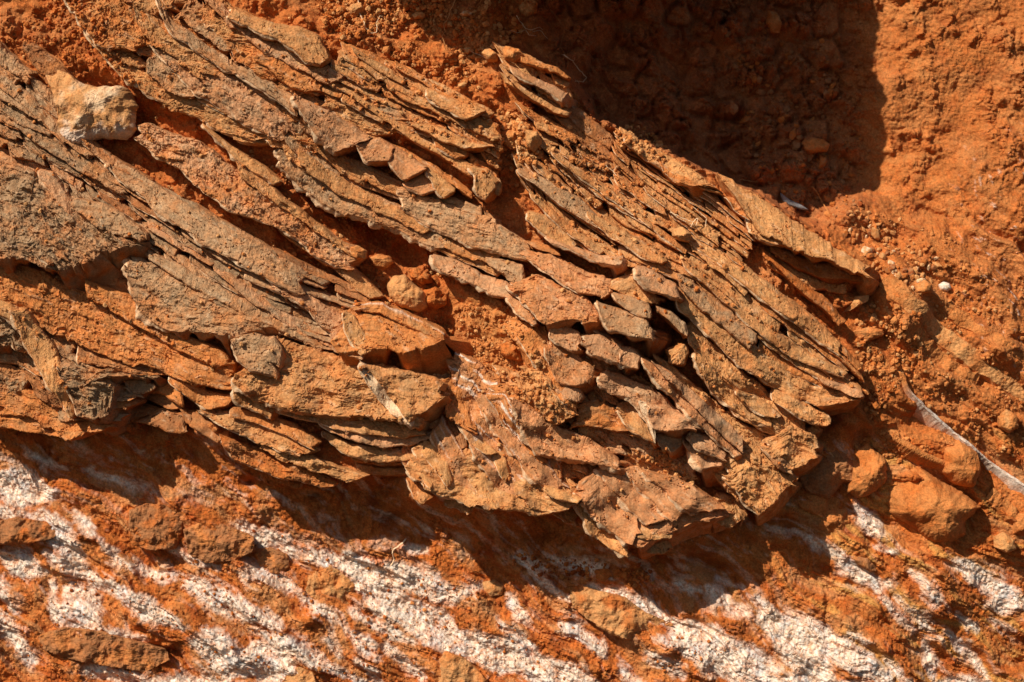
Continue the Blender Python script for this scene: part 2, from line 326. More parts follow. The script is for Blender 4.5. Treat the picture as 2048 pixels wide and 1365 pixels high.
def slab(parent, col, U_, L_, lift=6, T_=14, face=1.0, pale=0.0, name='slab', dust=0.35, wall=0.12, top=0.0, rise=0.0, jg=1.0, deep=28, stain=None, step=1.9, vein=0):
    SEED[0] += 1; sd = 1000 + SEED[0] * 13; rng = np.random.default_rng(sd)
    Up = pts(U_) if isinstance(U_, str) else U_; Lp = pts(L_) if isinstance(L_, str) else L_
    c = np.concatenate([Up, Lp]).mean(0); hh = samp(HSm, np.array(c[0]), np.array(c[1])) + lift + T_
    f = lambda P: np.array([unp(a, b, float(hh)) for a, b in P])
    Up, Lp = f(Up), f(Lp)
    ln = max(np.hypot(*np.diff(Up, axis=0).T).sum(), np.hypot(*np.diff(Lp, axis=0).T).sum())
    n = max(10, int(ln / step)); a = resample(Up, n); b = resample(Lp, n)
    wd = np.hypot(*(b - a).T); m = max(6, int(max(wd.max(), 6) / step))
    W = max(6.0, wd.mean())
    ar = np.linspace(0, ln, n); tdir = np.gradient(b, axis=0); tdir /= np.hypot(*tdir.T)[:, None] + 1e-6
    nrm = np.stack([-tdir[:, 1], tdir[:, 0]], 1)
    am = jg * min(6, 1.2 + 0.06 * W)
    jk = .45 if pale > 2 else 1.0
    jb = jag(ar, am * (.6 + .5 * jk), 26, rng) + jag(ar, am * 0.5 * jk, 10, rng) + jag(ar, 0.5 * jk, 3.5, rng)
    ck = np.sort(rng.uniform(0, ln, max(1, int(ln / 55)))); jb = jb + jg * sum(rng.uniform(-1, 1) * min(5, .10 * W) * (ar > c_) for c_ in ck)   # snapped steps
    ja = jag(ar, am * 0.8, 20, rng) + jag(ar, am * 0.4, 6, rng)
    b = b + nrm * jb[:, None]; a = a + nrm * ja[:, None]
    t = np.linspace(0, 1, m)[:, None]
    P = a[None] * (1 - t[..., None]) + b[None] * t[..., None]                  # m,n,2
    # ragged ends
    acr = np.linspace(0, W, m); ea = jg * min(14, 3 + 0.16 * W)
    e0 = jag(acr, ea, 9, rng) + jag(acr, 1.0, 3, rng); e1 = jag(acr, ea, 9, rng) + jag(acr, 1.0, 3, rng)
    s = np.linspace(0, 1, n)[None]; k0 = np.clip(1 - s * ln / min(40, ln * .4), 0, 1)**2; k1 = np.clip(1 - (1 - s) * ln / min(40, ln * .4), 0, 1)**2
    td = np.gradient(P, axis=1); td /= np.hypot(td[..., 0], td[..., 1])[..., None] + 1e-6
    P = P + td * ((e0[:, None] * k0 + e1[:, None] * k1))[..., None]
    X, Y = P[..., 0], P[..., 1]
    sx = s * ln + 0 * t; tx = t * wd[None]
    h = samp(HSm, X, Y) + lift + T_ * t**0.75 + rise * s
    d = np.minimum(np.minimum(tx, (1 - t) * wd[None]), np.minimum(sx, ln - sx))
    el = face * (0.6 + 0.5 * min(1, W / 60))
    q = fbm(sx / 75 + sd, tx / 16, 4, sd); q2 = fbm(sx / 26 + sd, tx / 11, 3, sd + 5)
    h = h + el * (5.6 * terr(q, 4, .10) + 2.3 * terr(q2, 3, .12) + 3.0 * fbm(X / 38, Y / 38, 3, sd + 9) + 1.3 * fbm(X / 9, Y / 9, 3, sd + 11))
    f1, f2, cid = worley(sx / 30 + sd, tx / 17 + .3 * q, sd + 3)
    h = h + el * 3.4 * (cid - .5) * sm(0.02, 0.10, f2 - f1)
    g1, g2, _ = worley(sx / 85 + sd * .7 + .25 * q2, tx / max(26, W * .55) + .2 * q, sd + 13)
    crk = sm(.035, .0, g2 - g1) * sm(-.2, .1, fbm(X / 40, Y / 40, 2, sd + 15)); h = h - 4.5 * crk * min(1, W / 30)
    h = h + vein * sm(.25, .5, fbm(sx / 120, tx / 6, 3, sd + 60)) * .5
    r = 1.2 + 1.6 * rng.random(); h = h - r * 0.9 * np.clip(1 - d / r, 0, 1)**2
    h = h + top; cover(X, Y, h)
    # pigment
    cc = COL[col] * (1 + rng.uniform(-.07, .07))
    pg = np.broadcast_to(cc, X.shape + (3,)).copy()
    pg = mixc(pg, COL['o'] if col not in 'oy' else COL['t'], sm(0.05, 0.5, fbm(X / 60, Y / 60, 4, sd + 20) + .25 * q) * dust * 1.6)
    pg = mixc(pg, COL['G'], sm(0.1, 0.55, fbm(sx / 70, tx / 30, 4, sd + 24)) * (0.6 if col in 'gGm' else 0.25))
    pg = mixc(pg, COL['r'], sm(.15, .0, d / W - .04 + .12 * q2) * (0.25 * dust + 0.1))
    pg = mixc(pg, COL['p'], sm(0.3, 0.6, q2 - .3 * q) * 0.3)
    soil = sm(.0, .35, fbm(X / 85, Y / 85, 4, 4242) + .35 * fbm(X / 14, Y / 14, 3, 4243) - .25 * terr(q, 4, .1)) * dust * 1.15
    pg = mixc(pg, np.array((.55, .235, .085)), np.clip(soil, 0, .85))
    if vein:
        pg = mixc(pg, COL['w'], np.clip(sm(.28, .5, fbm(sx / 160, tx / 8, 4, sd + 60) + .12 * fbm(X / 7, Y / 7, 2, sd + 62)) * vein * .8, 0, 1))
    # side walls
    idx = np.arange(m * n).reshape(m, n)
    loop = np.concatenate([idx[0, :-1], idx[:-1, -1], idx[-1, :0:-1], idx[:0:-1, 0]])
    px, py, ph = X.ravel()[loop], Y.ravel()[loop], h.ravel()[loop]
    k = 3
    def cs(z): return (np.roll(z, 1) + np.roll(z, -1) + np.roll(z, 2) + np.roll(z, -2) + z) / 5
    def circ(z, w_):
        w_ = min(w_, len(z) // 6)
        if w_ < 1: return z
        ker = np.hanning(2 * w_ + 3)[1:-1]; ker /= ker.sum()
        return np.convolve(np.r_[z[-w_:], z, z[:w_]], ker, 'valid')
    kx, ky = circ(px, 8), circ(py, 8); gx, gy = np.roll(kx, -k) - np.roll(kx, k), np.roll(ky, -k) - np.roll(ky, k)
    nx, ny = gy, -gx; l = np.hypot(nx, ny) + 1e-6; nx, ny = nx / l, ny / l
    if (nx * (px - px.mean()) + ny * (py - py.mean())).sum() < 0: nx, ny = -nx, -ny
    ls = np.r_[0, np.cumsum(np.hypot(np.diff(px), np.diff(py)))]
    lf = sm(0.35, 0.8, nx * -0.86 + ny * 0.5)          # lower-left edges: pale fresh break, with sunlit brightness put into the colour
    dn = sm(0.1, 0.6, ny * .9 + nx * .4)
    tot = T_ + lift + deep; K = 7; xs = [X.ravel()]; ys = [Y.ravel()]; hs = [h.ravel()]; cs_ = [pg.reshape(-1, 3)]
    off = np.zeros_like(px); pm = np.clip(.55 + 1.5 * fbm(ls / 45, ls * 0, 3, sd + 71) + .15 * fbm(ls / 12, ls * 0, 2, sd + 72), 0.1, 1.25)
    bx, by, bh_ = px.copy(), py.copy(), ph.copy()
    for r_ in range(1, K + 1):
        z = r_ / K
        wsm = (2, 5, 9, 13, 16, 19, 22)[r_ - 1]
        px, py, ph = circ(bx, wsm), circ(by, wsm), circ(bh_, wsm)
        lay = 2.2 * fbm(ls / 34, np.full_like(ls, r_ * 3.7), 3, sd + 40) + rng.uniform(-1.6, 1.6)
        off = wall * tot * z * dn * (1 - lf) + (1 - dn) * (1 - lf) * 0.06 * tot * z + lay * (1.0 if r_ < K else 0) * (1 - lf * (pale > 0))
        dz = tot * z
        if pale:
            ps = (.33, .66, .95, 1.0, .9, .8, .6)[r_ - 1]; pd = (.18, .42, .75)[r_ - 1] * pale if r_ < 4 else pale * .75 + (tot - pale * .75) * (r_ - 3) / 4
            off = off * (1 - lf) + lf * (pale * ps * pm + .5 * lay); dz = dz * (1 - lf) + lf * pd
        xs.append(px + nx * off); ys.append(py + ny * off); hs.append(ph - dz)
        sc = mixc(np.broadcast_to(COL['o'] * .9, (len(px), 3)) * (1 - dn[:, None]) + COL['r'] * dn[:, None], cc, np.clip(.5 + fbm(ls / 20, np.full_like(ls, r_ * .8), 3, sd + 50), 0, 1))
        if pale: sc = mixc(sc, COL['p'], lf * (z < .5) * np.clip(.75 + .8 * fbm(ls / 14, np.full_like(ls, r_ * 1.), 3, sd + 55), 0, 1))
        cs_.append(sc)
    fs = [gridfaces(n, m)]; prev = loop; base_i = m * n; q_ = len(loop)
    for r_ in range(K):
        cur = base_i + np.arange(q_)
        fs.append(np.stack([prev, cur, np.roll(cur, -1), np.roll(prev, -1)], 1)[:, ::1]); prev = cur; base_i += q_
    co = W3(np.concatenate(xs), np.concatenate(ys), np.concatenate(hs))
    root = parent.parent or parent
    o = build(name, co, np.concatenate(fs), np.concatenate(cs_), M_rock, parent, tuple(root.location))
    return o
def outcrop(u, v, label, cat='rock outcrop'):
    h = float(samp(HSm, np.array(u), np.array(v))) - 30; u, v = unp(u, v, h)
    o = bpy.data.objects.new('rock_outcrop', None); C.objects.link(o); o.empty_display_size = 0.05
    o.location = ((u - 1024) / 1000, -h / 1000, (682.5 - v) / 1000)
    return tag(o, label, cat)
def band(par, U_, L_, rows, cols, seed, ln=(70, 200), T_=(10, 19), lift=(-5, 9), dust=.5, over=1.25, gap=.12, pale=2):
    rng = np.random.default_rng(seed); N = 160
    a = resample(pts(U_), N); b = resample(pts(L_), N)
    L0 = np.hypot(*np.diff((a + b) / 2, axis=0).T).sum()
    for r in range(rows):
        x = -rng.uniform(0, 60)
        while x < L0:
            l = rng.uniform(*ln); s0 = max(0, x / L0); s1 = min(1, (x + l) / L0); x += l * (1 + rng.uniform(-.06, gap))
            if (s1 - s0) * L0 < 22: continue
            i0, i1 = int(s0 * (N - 1)), int(s1 * (N - 1)); i1 = max(i1, i0 + 3)
            if i1 > N - 1: continue
            t0 = (r - rng.uniform(0, .3)) / rows; t1 = (r + over + rng.uniform(-.35, .3)) / rows
            ii = np.linspace(i0, i1, 7).astype(int)
            wob = np.interp(np.arange(7), [0, 2, 4, 6], rng.uniform(-.18, .18, 4)) / rows
            ta = t0 + wob; tb = t1 + wob + np.linspace(0, 1, 7) * rng.uniform(-.4, .15) / rows
            A = a[ii] * (1 - ta[:, None]) + b[ii] * ta[:, None]; B = a[ii] * (1 - tb[:, None]) + b[ii] * tb[:, None]
            sh = rng.uniform(0.2, 1.0) * np.hypot(*(B[0] - A[0])); dr = A[-1] - A[0]; dr /= np.hypot(*dr) + 1e-6
            A = A - dr * sh * np.linspace(1, 0, 7)[:, None] * .7; B = B + dr * sh * np.linspace(.5, -rng.uniform(0, .8), 7)[:, None]
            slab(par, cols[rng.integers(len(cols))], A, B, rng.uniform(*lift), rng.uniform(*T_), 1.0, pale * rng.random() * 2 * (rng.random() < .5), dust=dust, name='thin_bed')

exec_blocks = True
# --- 1 top left ---
p = outcrop(330, 150, "long grey and orange slabs from the top left corner, above a red soil hollow")
band(p, "300 -90 470 20 600 105 720 175 860 250", "100 -70 205 112 320 198 480 276 600 312", 6, 'tgmto', 11, (70, 240), (10, 20))
slab(p, 'o', "140 -40 230 -40 290 30 330 90", "124 -10 165 50 205 95 235 104", 16, 14, 1.3, 7)
slab(p, 'y', "160 30 240 112 330 160 430 222 565 292", "168 62 208 124 264 172 320 208 480 284", 4, 10, .8, 6)
slab(p, 'm', "302 82 350 90 425 130 520 190 590 255", "304 98 345 140 400 195 470 240 560 290", 10, 14, 1, 6)
slab(p, 'g', "300 -20 345 38 420 95 520 150 600 200", "318 22 345 66 420 120 500 172 590 232", 14, 16, 1, 4)
slab(p, 'm', "410 -40 450 15 530 55 610 105 690 150", "412 0 455 50 520 92 600 140 660 168", 12, 14)
slab(p, 't', "455 10 510 30 554 42 600 50 630 64 657 108", "462 38 510 60 557 75 590 98 608 122 650 130", 26, 20, .7, 8, name='slab', dust=.25)
slab(p, 'o', "520 92 560 110 620 140 650 172", "512 120 550 150 590 176 620 184", 14, 14, 1)
# --- 2 pale block row ---
p = outcrop(690, 240, "smooth tan slab with broken square blocks along its lower edge, near the top")
slab(p, 'm', "583 186 628 205 668 228 705 246 745 272", "583 192 612 240 650 296 668 307 712 286", 24, 24, .6, 12, dust=.15)
slab(p, 'k', "710 284 758 272 790 292", "712 290 733 325 774 320", 24, 26, .5, 6, dust=.1, jg=.5, name='block')
slab(p, 'k', "772 310 790 292 852 330", "776 320 806 360 850 338", 22, 26, .5, 5, dust=.1, jg=.5, name='block')
slab(p, 'k', "806 364 842 344 880 368", "808 372 842 390 880 378", 18, 20, .5, 4, dust=.1, jg=.5, name='block')
slab(p, 'y', "850 328 882 350 910 376", "856 350 876 386 886 394", 18, 22, .5, 8, dust=.1, jg=.5, name='block')
slab(p, 't', "946 332 976 334 998 360", "948 352 954 386 972 398", 26, 30, .6, 8, dust=.1, jg=.6, name='block')
slab(p, 'g', "668 306 740 330 800 360 870 385 960 412", "676 318 740 356 800 394 870 430 960 462", 0, 14, .6, 0, dust=.3)
# --- 3 top middle slivers ---
p = outcrop(830, 190, "thin orange tan slivers stacked steeply below the crumbly soil at the top")
band(p, "690 84 800 128 960 210 1000 236", "640 176 760 245 900 325 1000 385", 7, 'ttoto', 21, (70, 190), (12, 21), (-6, 11), dust=.7)
slab(p, 't', "700 88 745 118 785 140 812 160", "706 106 738 130 780 152 806 166", 16, 14)
slab(p, 't', "720 100 780 145 850 188 905 222 948 258", "724 132 770 172 830 206 890 238 940 266", 14, 14)
slab(p, 't', "852 172 880 186 930 204 965 214", "854 194 880 218 930 246 962 232", 26, 18, 1, 5)
slab(p, 'o', "790 122 850 152 920 196 985 225", "794 134 850 168 915 214 975 236", 14, 12)
slab(p, 't', "820 240 880 250 940 280 988 292", "822 250 880 282 930 298 980 296", 22, 16)
slab(p, 'y', "700 180 760 215 830 262 900 300 960 340", "704 194 760 232 830 280 900 318 955 352", 12, 12)
slab(p, 'o', "720 250 790 290 860 325 945 385", "722 268 790 306 870 350 940 400", 8, 12)
# --- 4 light edged long slab ---
p = outcrop(700, 370, "slab with a bright white broken edge above the deep red hollow left of centre")
band(p, "580 230 700 320 850 400 1000 440", "560 320 690 420 860 490 1000 560", 5, 'gtgty', 31, (100, 240), (10, 19))
slab(p, 'g', "566 282 640 325 720 372 800 412 900 462", "556 330 600 374 640 404 700 432 790 462 880 505", 8, 16, .9, 14, dust=.3)
slab(p, 't', "600 300 680 352 760 398 860 450", "596 330 680 386 760 424 850 472", 20, 12)
slab(p, 'g', "790 372 860 392 950 425 1005 448 1064 488", "800 412 860 452 930 488 1000 510 1062 522", 14, 18, 1, 5, dust=.3)
slab(p, 'm', "866 506 912 518 962 548 1010 562 1032 578", "866 526 884 544 934 562 980 592 1026 600", 16, 20, .6, 10, dust=.2)
slab(p, 'g', "968 512 1010 520 1046 530 1050 560", "972 528 1004 545 1030 566 1044 580", 20, 14, .8)
# --- 5 left strip under the white stone ---
p = outcrop(470, 400, "lumpy tan slab starting beside the white stone and running down to the round knobs")
slab(p, 'm', "285 244 340 262 405 288 455 328 525 368 605 428 685 488 728 500", "262 274 320 318 370 348 420 394 470 424 550 450 620 494 700 532", 16, 18, 1.5, 5, dust=.5)
slab(p, 't', "470 318 540 372 600 420 670 478 720 500", "480 352 540 400 590 440 660 490 700 518", 22, 12, 1.6)
slab(p, 'y', "408 248 450 282 500 315 560 358", "412 258 455 300 478 326 545 372", 12, 12, .8, 8)
slab(p, 't', "560 450 620 480 700 530 760 590", "556 462 610 500 680 552 740 604", 6, 14)
# --- 6 left grey field ---
p = outcrop(280, 420, "dark grey brown slabs packed below the white stone on the left")
band(p, "-60 40 80 165 205 300 420 430 580 515 745 585", "-80 350 100 390 250 478 450 620 620 685 690 700", 11, 'gGgmGb', 41, (70, 260), (12, 22), (-6, 11), dust=.3)
slab(p, 'g', "200 308 262 338 335 385 425 440 525 490 610 545", "205 326 240 366 300 425 400 486 500 542 600 585", 16, 18, .8, 5, dust=.3)
slab(p, 'g', "205 560 205 560 300 420 420 500 520 560 640 640", "300 440 350 470 430 540 520 600 620 650 660 670", -4, 12)
slab(p, 'm', "70 335 100 345 140 400 160 440", "74 350 100 390 140 430 154 442", 22, 12, .8, 10, dust=.1)
slab(p, 'G', "0 200 60 240 150 300 250 370", "-5 235 50 280 150 340 245 400", 12, 16)
slab(p, 'g', "-20 130 60 190 120 250 190 310", "-20 160 50 215 110 268 175 318", 14, 14)
slab(p, 'b', "60 80 110 120 180 200 200 260", "40 95 80 140 120 190 150 240", 4, 12)
# --- 7 left edge boulder ---
p = outcrop(110, 450, "broad grey green block bulging at the left edge of the picture")
slab(p, 'G', "-60 300 60 345 130 392 200 440 285 478", "-60 510 40 522 110 545 180 522 262 496", 22, 34, 1.7, 0, dust=.3, wall=.75)
slab(p, 'G', "-60 380 20 410 90 450 150 500", "-60 450 0 470 60 510 110 540", 40, 20, 1.4, 4, dust=.3)
slab(p, 'g', "150 395 200 405 260 440 292 470", "150 420 190 450 230 470 280 486", 34, 16)
# --- 8 pale edged block ---
p = outcrop(400, 600, "grey slab block with a pale left edge and a dark red underside, left of centre")
slab(p, 'g', "262 505 330 538 400 572 480 610 560 650", "248 540 268 600 300 632 337 656 402 660 478 672", 18, 26, .9, 16, dust=.35, wall=.75)
slab(p, 'g', "290 500 380 540 470 590 560 640 650 690", "296 520 380 570 470 615 560 660 640 700", 18, 12)
slab(p, 'm', "420 520 520 590 600 640 670 680", "424 540 510 608 590 660 664 700", 10, 14)
slab(p, 'm', "540 560 620 590 700 640 690 660", "550 580 610 620 660 680 665 700", 18, 14, 1, 6)
# --- 9 broad orange slope ---
p = outcrop(250, 660, "broad smooth orange slab sloping below the grey block on the left")
slab(p, 'o', "-40 500 60 535 150 575 300 632 400 688 475 722", "-40 598 60 640 150 690 320 745 420 778 468 772", 6, 24, 1.1, 0, dust=.2)
slab(p, 'o', "170 560 250 590 350 660 440 700 460 725", "170 590 250 640 340 690 400 722 440 738", 20, 12)
slab(p, 'o', "350 735 400 735 450 750 470 760", "352 748 390 766 430 778 464 776", 18, 16, .8)
slab(p, 'b', "110 548 190 540 250 560 300 615", "112 560 190 585 260 620 300 632", -6, 8)
# --- 10 lower left ridges ---
p = outcrop(120, 740, "grey blocks with two pale diagonal ridges low on the left edge")
band(p, "-80 590 40 620 150 690 320 752", "-80 790 40 820 140 850 240 850", 5, 'gGbog', 51, (90, 220), (12, 20), (0, 12))
slab(p, 'G', "-60 610 40 600 100 680 200 735 318 752", "-60 700 20 700 110 760 150 790 235 762", 16, 26, 1.6, 4, wall=.6)
slab(p, 'y', "-20 590 20 608 60 640 85 690", "-20 620 20 640 60 680 84 704", 34, 16, .6, 6, dust=.1)
slab(p, 'y', "40 615 55 620 110 700 150 830", "30 630 50 690 100 780 140 836", 40, 18, .6, 8, dust=.1)
slab(p, 'G', "110 720 170 740 232 770 225 800", "120 740 140 800 150 836 190 842", 30, 26, 1.2, 4, wall=.5)
slab(p, 'o', "90 820 150 842 215 835 225 850", "90 850 130 880 160 866 205 864", 4, 16)
slab(p, 'o', "-60 800 20 815 90 840 140 862", "-60 850 20 860 80 868 130 880", 0, 14)
# --- 11 leaves in the dark hollow ---
p = outcrop(300, 800, "thin curved leaves of brown rock inside the dark hollow low on the left")
slab(p, 'b', "240 770 300 775 350 800 370 815", "245 790 290 800 330 815 350 822", -36, 10, .5)
slab(p, 'b', "200 800 260 805 320 818 330 822", "196 832 240 842 280 836 318 828", -44, 12, .5)
slab(p, 'b', "270 842 320 820 370 830 372 850", "272 846 310 852 350 862 370 866", -34, 12, .5)
slab(p, 'o', "180 745 240 750 330 755 370 772", "190 765 250 770 330 790 372 812", -24, 10, .5)
slab(p, 'b', "362 818 400 830 440 860 450 880", "366 840 390 860 420 876 440 884", -26, 14, .5)
# --- 12 rows by the hollow ---
p = outcrop(420, 810, "orange slabs stepping down to the left end of the shaded ledge")
slab(p, 'o', "335 750 400 778 450 790 468 790", "340 764 380 800 420 818 462 812", 10, 18, 1, 4)
slab(p, 't', "400 810 460 825 560 850 640 900", "395 828 440 852 520 890 600 920", 8, 18, 1.1, 4, dust=.4)
slab(p, 'o', "460 812 520 825 590 850 640 880", "462 830 510 846 580 872 630 896", 18, 14, 1, 3, dust=.5)
slab(p, 'r', "440 872 500 890 560 920 620 940 672 962", "444 890 470 920 540 945 600 962 652 974", -4, 16, 1.4, 3)
slab(p, 't', "520 880 600 905 680 935 740 950", "520 900 600 930 660 950 700 965", 4, 12, 1.2)
slab(p, 'r', "535 948 570 948 600 958 612 966", "540 958 560 968 590 975 604 972", -22, 10, 1)
# --- 13 central left block ---
p = outcrop(660, 760, "large block with a smooth tan face and a pale diagonal ridge, in the left middle")
big = slab(p, 't', "552 676 640 700 720 720 800 740 888 758", "466 762 512 806 548 810 640 820 760 838 830 852", 26, 40, 1.1, 10, dust=.4, wall=.35)
slab(p, 't', "470 760 500 764 540 800 555 815", "464 775 470 800 510 825 545 842", 24, 26, .9, 8, wall=.4)
slab(p, 'g', "466 672 500 668 545 676 562 690", "464 690 480 720 510 742 545 750", 52, 20, .8, 6, dust=.25, wall=.4)
slab(p, 'm', "565 790 630 800 700 815 740 830", "545 822 600 836 660 856 700 872", 16, 18, 1)
slab(p, 't', "730 728 800 742 850 752 889 768", "732 740 770 790 820 846 884 806", 54, 22, .7, 0, dust=.3, wall=.4)
tag(slab(big, 'p', "720 722 744 736 794 798 830 838", "716 734 736 772 786 828 824 854", 58, 14, .6, 4, dust=.2, jg=.5, name='ridge'), "pale cream diagonal ridge")
slab(p, 'o', "688 622 760 622 830 650 888 676", "664 700 690 708 740 705 800 712 884 690", 48, 30, .7, 0, dust=.3, wall=.8)
slab(big, 'y', "686 622 708 630 730 668 750 700", "684 630 690 660 705 690 722 712", 66, 14, .6, 5, dust=.1)
slab(p, 'm', "660 660 690 668 705 692 728 706", "662 684 668 704 700 712 724 716", 52, 16, .6, 6, dust=.1)
slab(p, 'o', "700 606 760 604 830 634 888 664", "704 624 760 632 830 662 886 690", 50, 12, 1.2, 0, dust=.5, vein=.55)
# --- 14 curved strata ---
p = outcrop(680, 880, "curved tan strata wrapping under the big block, bowl shaped")
slab(p, 't', "550 812 640 824 740 836 830 852", "554 826 620 845 720 862 800 868 850 862", 18, 18, .9, 3)
slab(p, 'm', "640 830 700 850 780 868 862 862", "632 848 690 878 760 896 820 896 858 884", 10, 18, 1, 3)
slab(p, 't', "636 860 700 888 780 900 856 890", "640 872 690 908 760 926 820 922 846 908", 2, 18, 1, 5)
slab(p, 'o', "700 905 760 918 820 914 850 905", "706 920 760 934 810 932 842 922", -8, 12, .6)
slab(p, 'o', "710 925 760 936 810 936 838 925", "712 936 750 950 790 950 826 940", -18, 12, .6)
# --- 15 tilted block beside crack ---
p = outcrop(905, 800, "reddish slab piece between the long dark crack and the soft red soil, centre")
slab(p, 'o', "888 752 920 770 944 800 948 830", "882 818 900 836 925 850 944 858", 26, 22, .8, 0, dust=.3, wall=.4)
slab(p, 'b', "866 826 900 838 930 852 935 880", "856 850 880 880 910 896 930 900", 6, 14, .5)
# --- 16 fingered block ---
p = outcrop(960, 940, "tan block with raised finger shaped ridges and thin slots above the shaded ledge")
big = slab(p, 't', "850 880 900 896 960 905 1060 930 1165 990", "812 945 850 978 920 1000 990 1022 1080 1028 1150 1012", 20, 26, .9, 6, dust=.3)
for fa in ["845 892 868 890 895 925 905 965;838 905 855 922 880 955 893 972", "822 920 836 918 852 945 868 972;816 932 828 948 848 964 860 976",
           "995 900 1010 905 1015 930 1018 955;985 905 992 925 1002 950 1010 960", "940 945 975 945 1000 985 1010 1010;938 958 955 985 965 1005 990 1020",
           "945 880 962 876 985 896 996 906;940 886 952 896 972 910 985 912"]:
    a_, b_ = fa.split(';'); slab(big, 'y', a_, b_, 30, 8, .5, 3, dust=.15, jg=.6, rise=14, name='raised_rib')
for fa in ["888 838 925 905 962 958 990 1010;858 862 885 920 925 975 958 1010", "938 785 985 860 1035 935 1068 990;900 820 945 895 990 960 1022 1010",
           "985 772 1030 840 1085 912 1135 972;948 795 992 868 1042 940 1088 990"]:
    a_, b_ = fa.split(';'); slab(p, 'k', a_, b_, 24, 13, .45, 9, dust=.2, rise=6, name='stepped_plate', vein=.5)
slab(p, 'o', "815 958 840 965 862 980 872 990", "817 972 828 1000 842 1014 850 1010", 6, 16, .6, 4)
slab(p, 't', "880 978 930 990 970 1000 990 1018", "884 988 930 1004 965 1018 986 1030", 18, 10, .5, 3)
slab(p, 't', "1030 965 1080 975 1120 985 1160 1005", "1030 985 1060 1022 1100 1028 1145 1016", 30, 18, .8)
slab(p, 'y', "1085 972 1120 980 1150 992 1164 998", "1088 984 1115 1000 1140 1006 1156 1008", 44, 18, .6, 4)
slab(p, 'k', "1022 790 1060 815 1110 850 1180 880 1240 918", "1020 800 1050 850 1075 906 1120 910 1180 920 1246 940", 30, 28, .6, 12, dust=.12, wall=.6)
band(p, "880 720 980 740 1080 800 1200 905", "800 900 940 1000 1090 1012 1200 1070", 5, 'kto', 171, (70, 160), (12, 18), (-14, -2), dust=.5)
slab(p, 'k', "905 700 970 735 1030 790 1085 860 1130 930", "895 760 930 830 990 905 1040 950 1100 985", 16, 16, .9, 0, dust=.6, vein=1)
slab(p, 'o', "985 770 1015 772 1070 840 1110 915", "978 800 1010 850 1050 900 1085 930", 30, 8, .6, 3, dust=.5, vein=1.2, name='veined_layer')
slab(p, 'y', "1040 735 1085 742 1125 785 1156 815", "1035 770 1070 815 1105 850 1142 838", 34, 14, 1.6, 0, dust=.3, name='crumbly_cap')
slab(p, 'o', "1060 650 1095 690 1125 750 1158 800", "1030 670 1060 720 1100 785 1140 822", 26, 14, .8, 4, dust=.3)
# --- 17 striped lower slab ---
p = outcrop(1300, 1030, "reddish slab with three raised diagonal ribs at the lowest tip of the overhang")
big = slab(p, 'k', "1165 985 1220 945 1300 960 1400 990 1480 1035", "1160 1000 1190 1040 1240 1080 1290 1100 1350 1072 1420 1048", 14, 30, .7, 4, dust=.35, wall=.5)
for fa in ["1160 965 1200 935 1245 985 1290 1030;1160 1000 1190 1035 1230 1070 1262 1088", "1245 930 1262 945 1310 995 1345 1030;1196 938 1225 975 1262 1015 1296 1050",
           "1290 938 1310 955 1345 990 1376 1018;1248 935 1275 968 1315 1010 1342 1040", "1330 950 1360 955 1410 990 1450 1018;1292 946 1318 976 1345 1000 1378 1028"]:
    a_, b_ = fa.split(';'); slab(p, 'k', a_, b_, 28, 15, .35, 12, dust=.12, rise=14, name='stepped_plate', jg=.8)
slab(p, 'y', "1155 990 1190 1000 1230 1050 1275 1080", "1150 1010 1180 1060 1220 1092 1252 1108", 10, 24, .8, 8, dust=.2)
slab(p, 't', "1280 1085 1310 1070 1340 1085 1345 1095", "1284 1100 1300 1112 1330 1112 1340 1104", 8, 16, .7)
slab(p, 't', "1230 1040 1270 1050 1310 1060 1350 1060", "1240 1060 1270 1075 1310 1082 1350 1076", 34, 14, .8)
band(p, "1095 640 1180 700 1290 765 1400 850", "1050 760 1150 865 1260 945 1400 975", 5, 'ktom', 161, (70, 170), (12, 18), (-12, 0), dust=.4)
slab(p, 'o', "1152 843 1190 840 1240 850 1270 858", "1142 856 1170 852 1220 864 1266 868", 22, 12, .8, 0, dust=.2)
slab(p, 'o', "1148 812 1195 800 1240 822 1280 852", "1146 846 1190 852 1240 860 1300 880", 14, 14, .8, 0, dust=.2, name='thin_bed')
# --- 18 right lobe ---
p = outcrop(1520, 900, "yellow tan lobed mass ending in a ragged tip above the shade, right of centre")
slab(p, 'y', "1370 760 1450 820 1540 880 1640 850", "1385 880 1440 960 1480 1010 1530 1020 1590 960", 10, 26, 1.5, 0, dust=.25, wall=.35)
slab(p, 'y', "1300 700 1380 760 1470 840 1560 880", "1320 745 1390 810 1450 880 1540 910", 18, 20, 1.3, 0, dust=.2)
slab(p, 'y', "1445 900 1500 880 1560 930 1590 965", "1450 960 1480 1000 1520 1040 1570 990", 34, 22, 1.3, 4, dust=.2, wall=.4)
slab(p, 't', "1530 880 1580 850 1632 870 1640 882", "1532 900 1560 930 1590 928 1612 915", 30, 26, 1.2, 3, dust=.25, wall=.4)
slab(p, 'y', "1398 700 1440 755 1490 798 1540 828", "1382 716 1426 790 1478 832 1548 870", 26, 18, 1, 6, dust=.2)
slab(p, 't', "1470 780 1510 790 1545 812 1562 826", "1474 796 1500 815 1530 834 1556 836", 36, 16, .9, 5, dust=.2)
slab(p, 'y', "1552 776 1600 798 1640 820 1668 838", "1548 802 1590 828 1630 848 1656 852", 34, 20, 1.2, 4, dust=.2)
slab(p, 'g', "1520 890 1550 905 1585 930 1588 942", "1524 905 1545 930 1570 945 1584 948", 48, 10, .8)
slab(p, 'y', "1430 985 1480 1000 1500 1030 1490 1040", "1425 1030 1440 1050 1460 1052 1480 1046", 4, 16, 1)
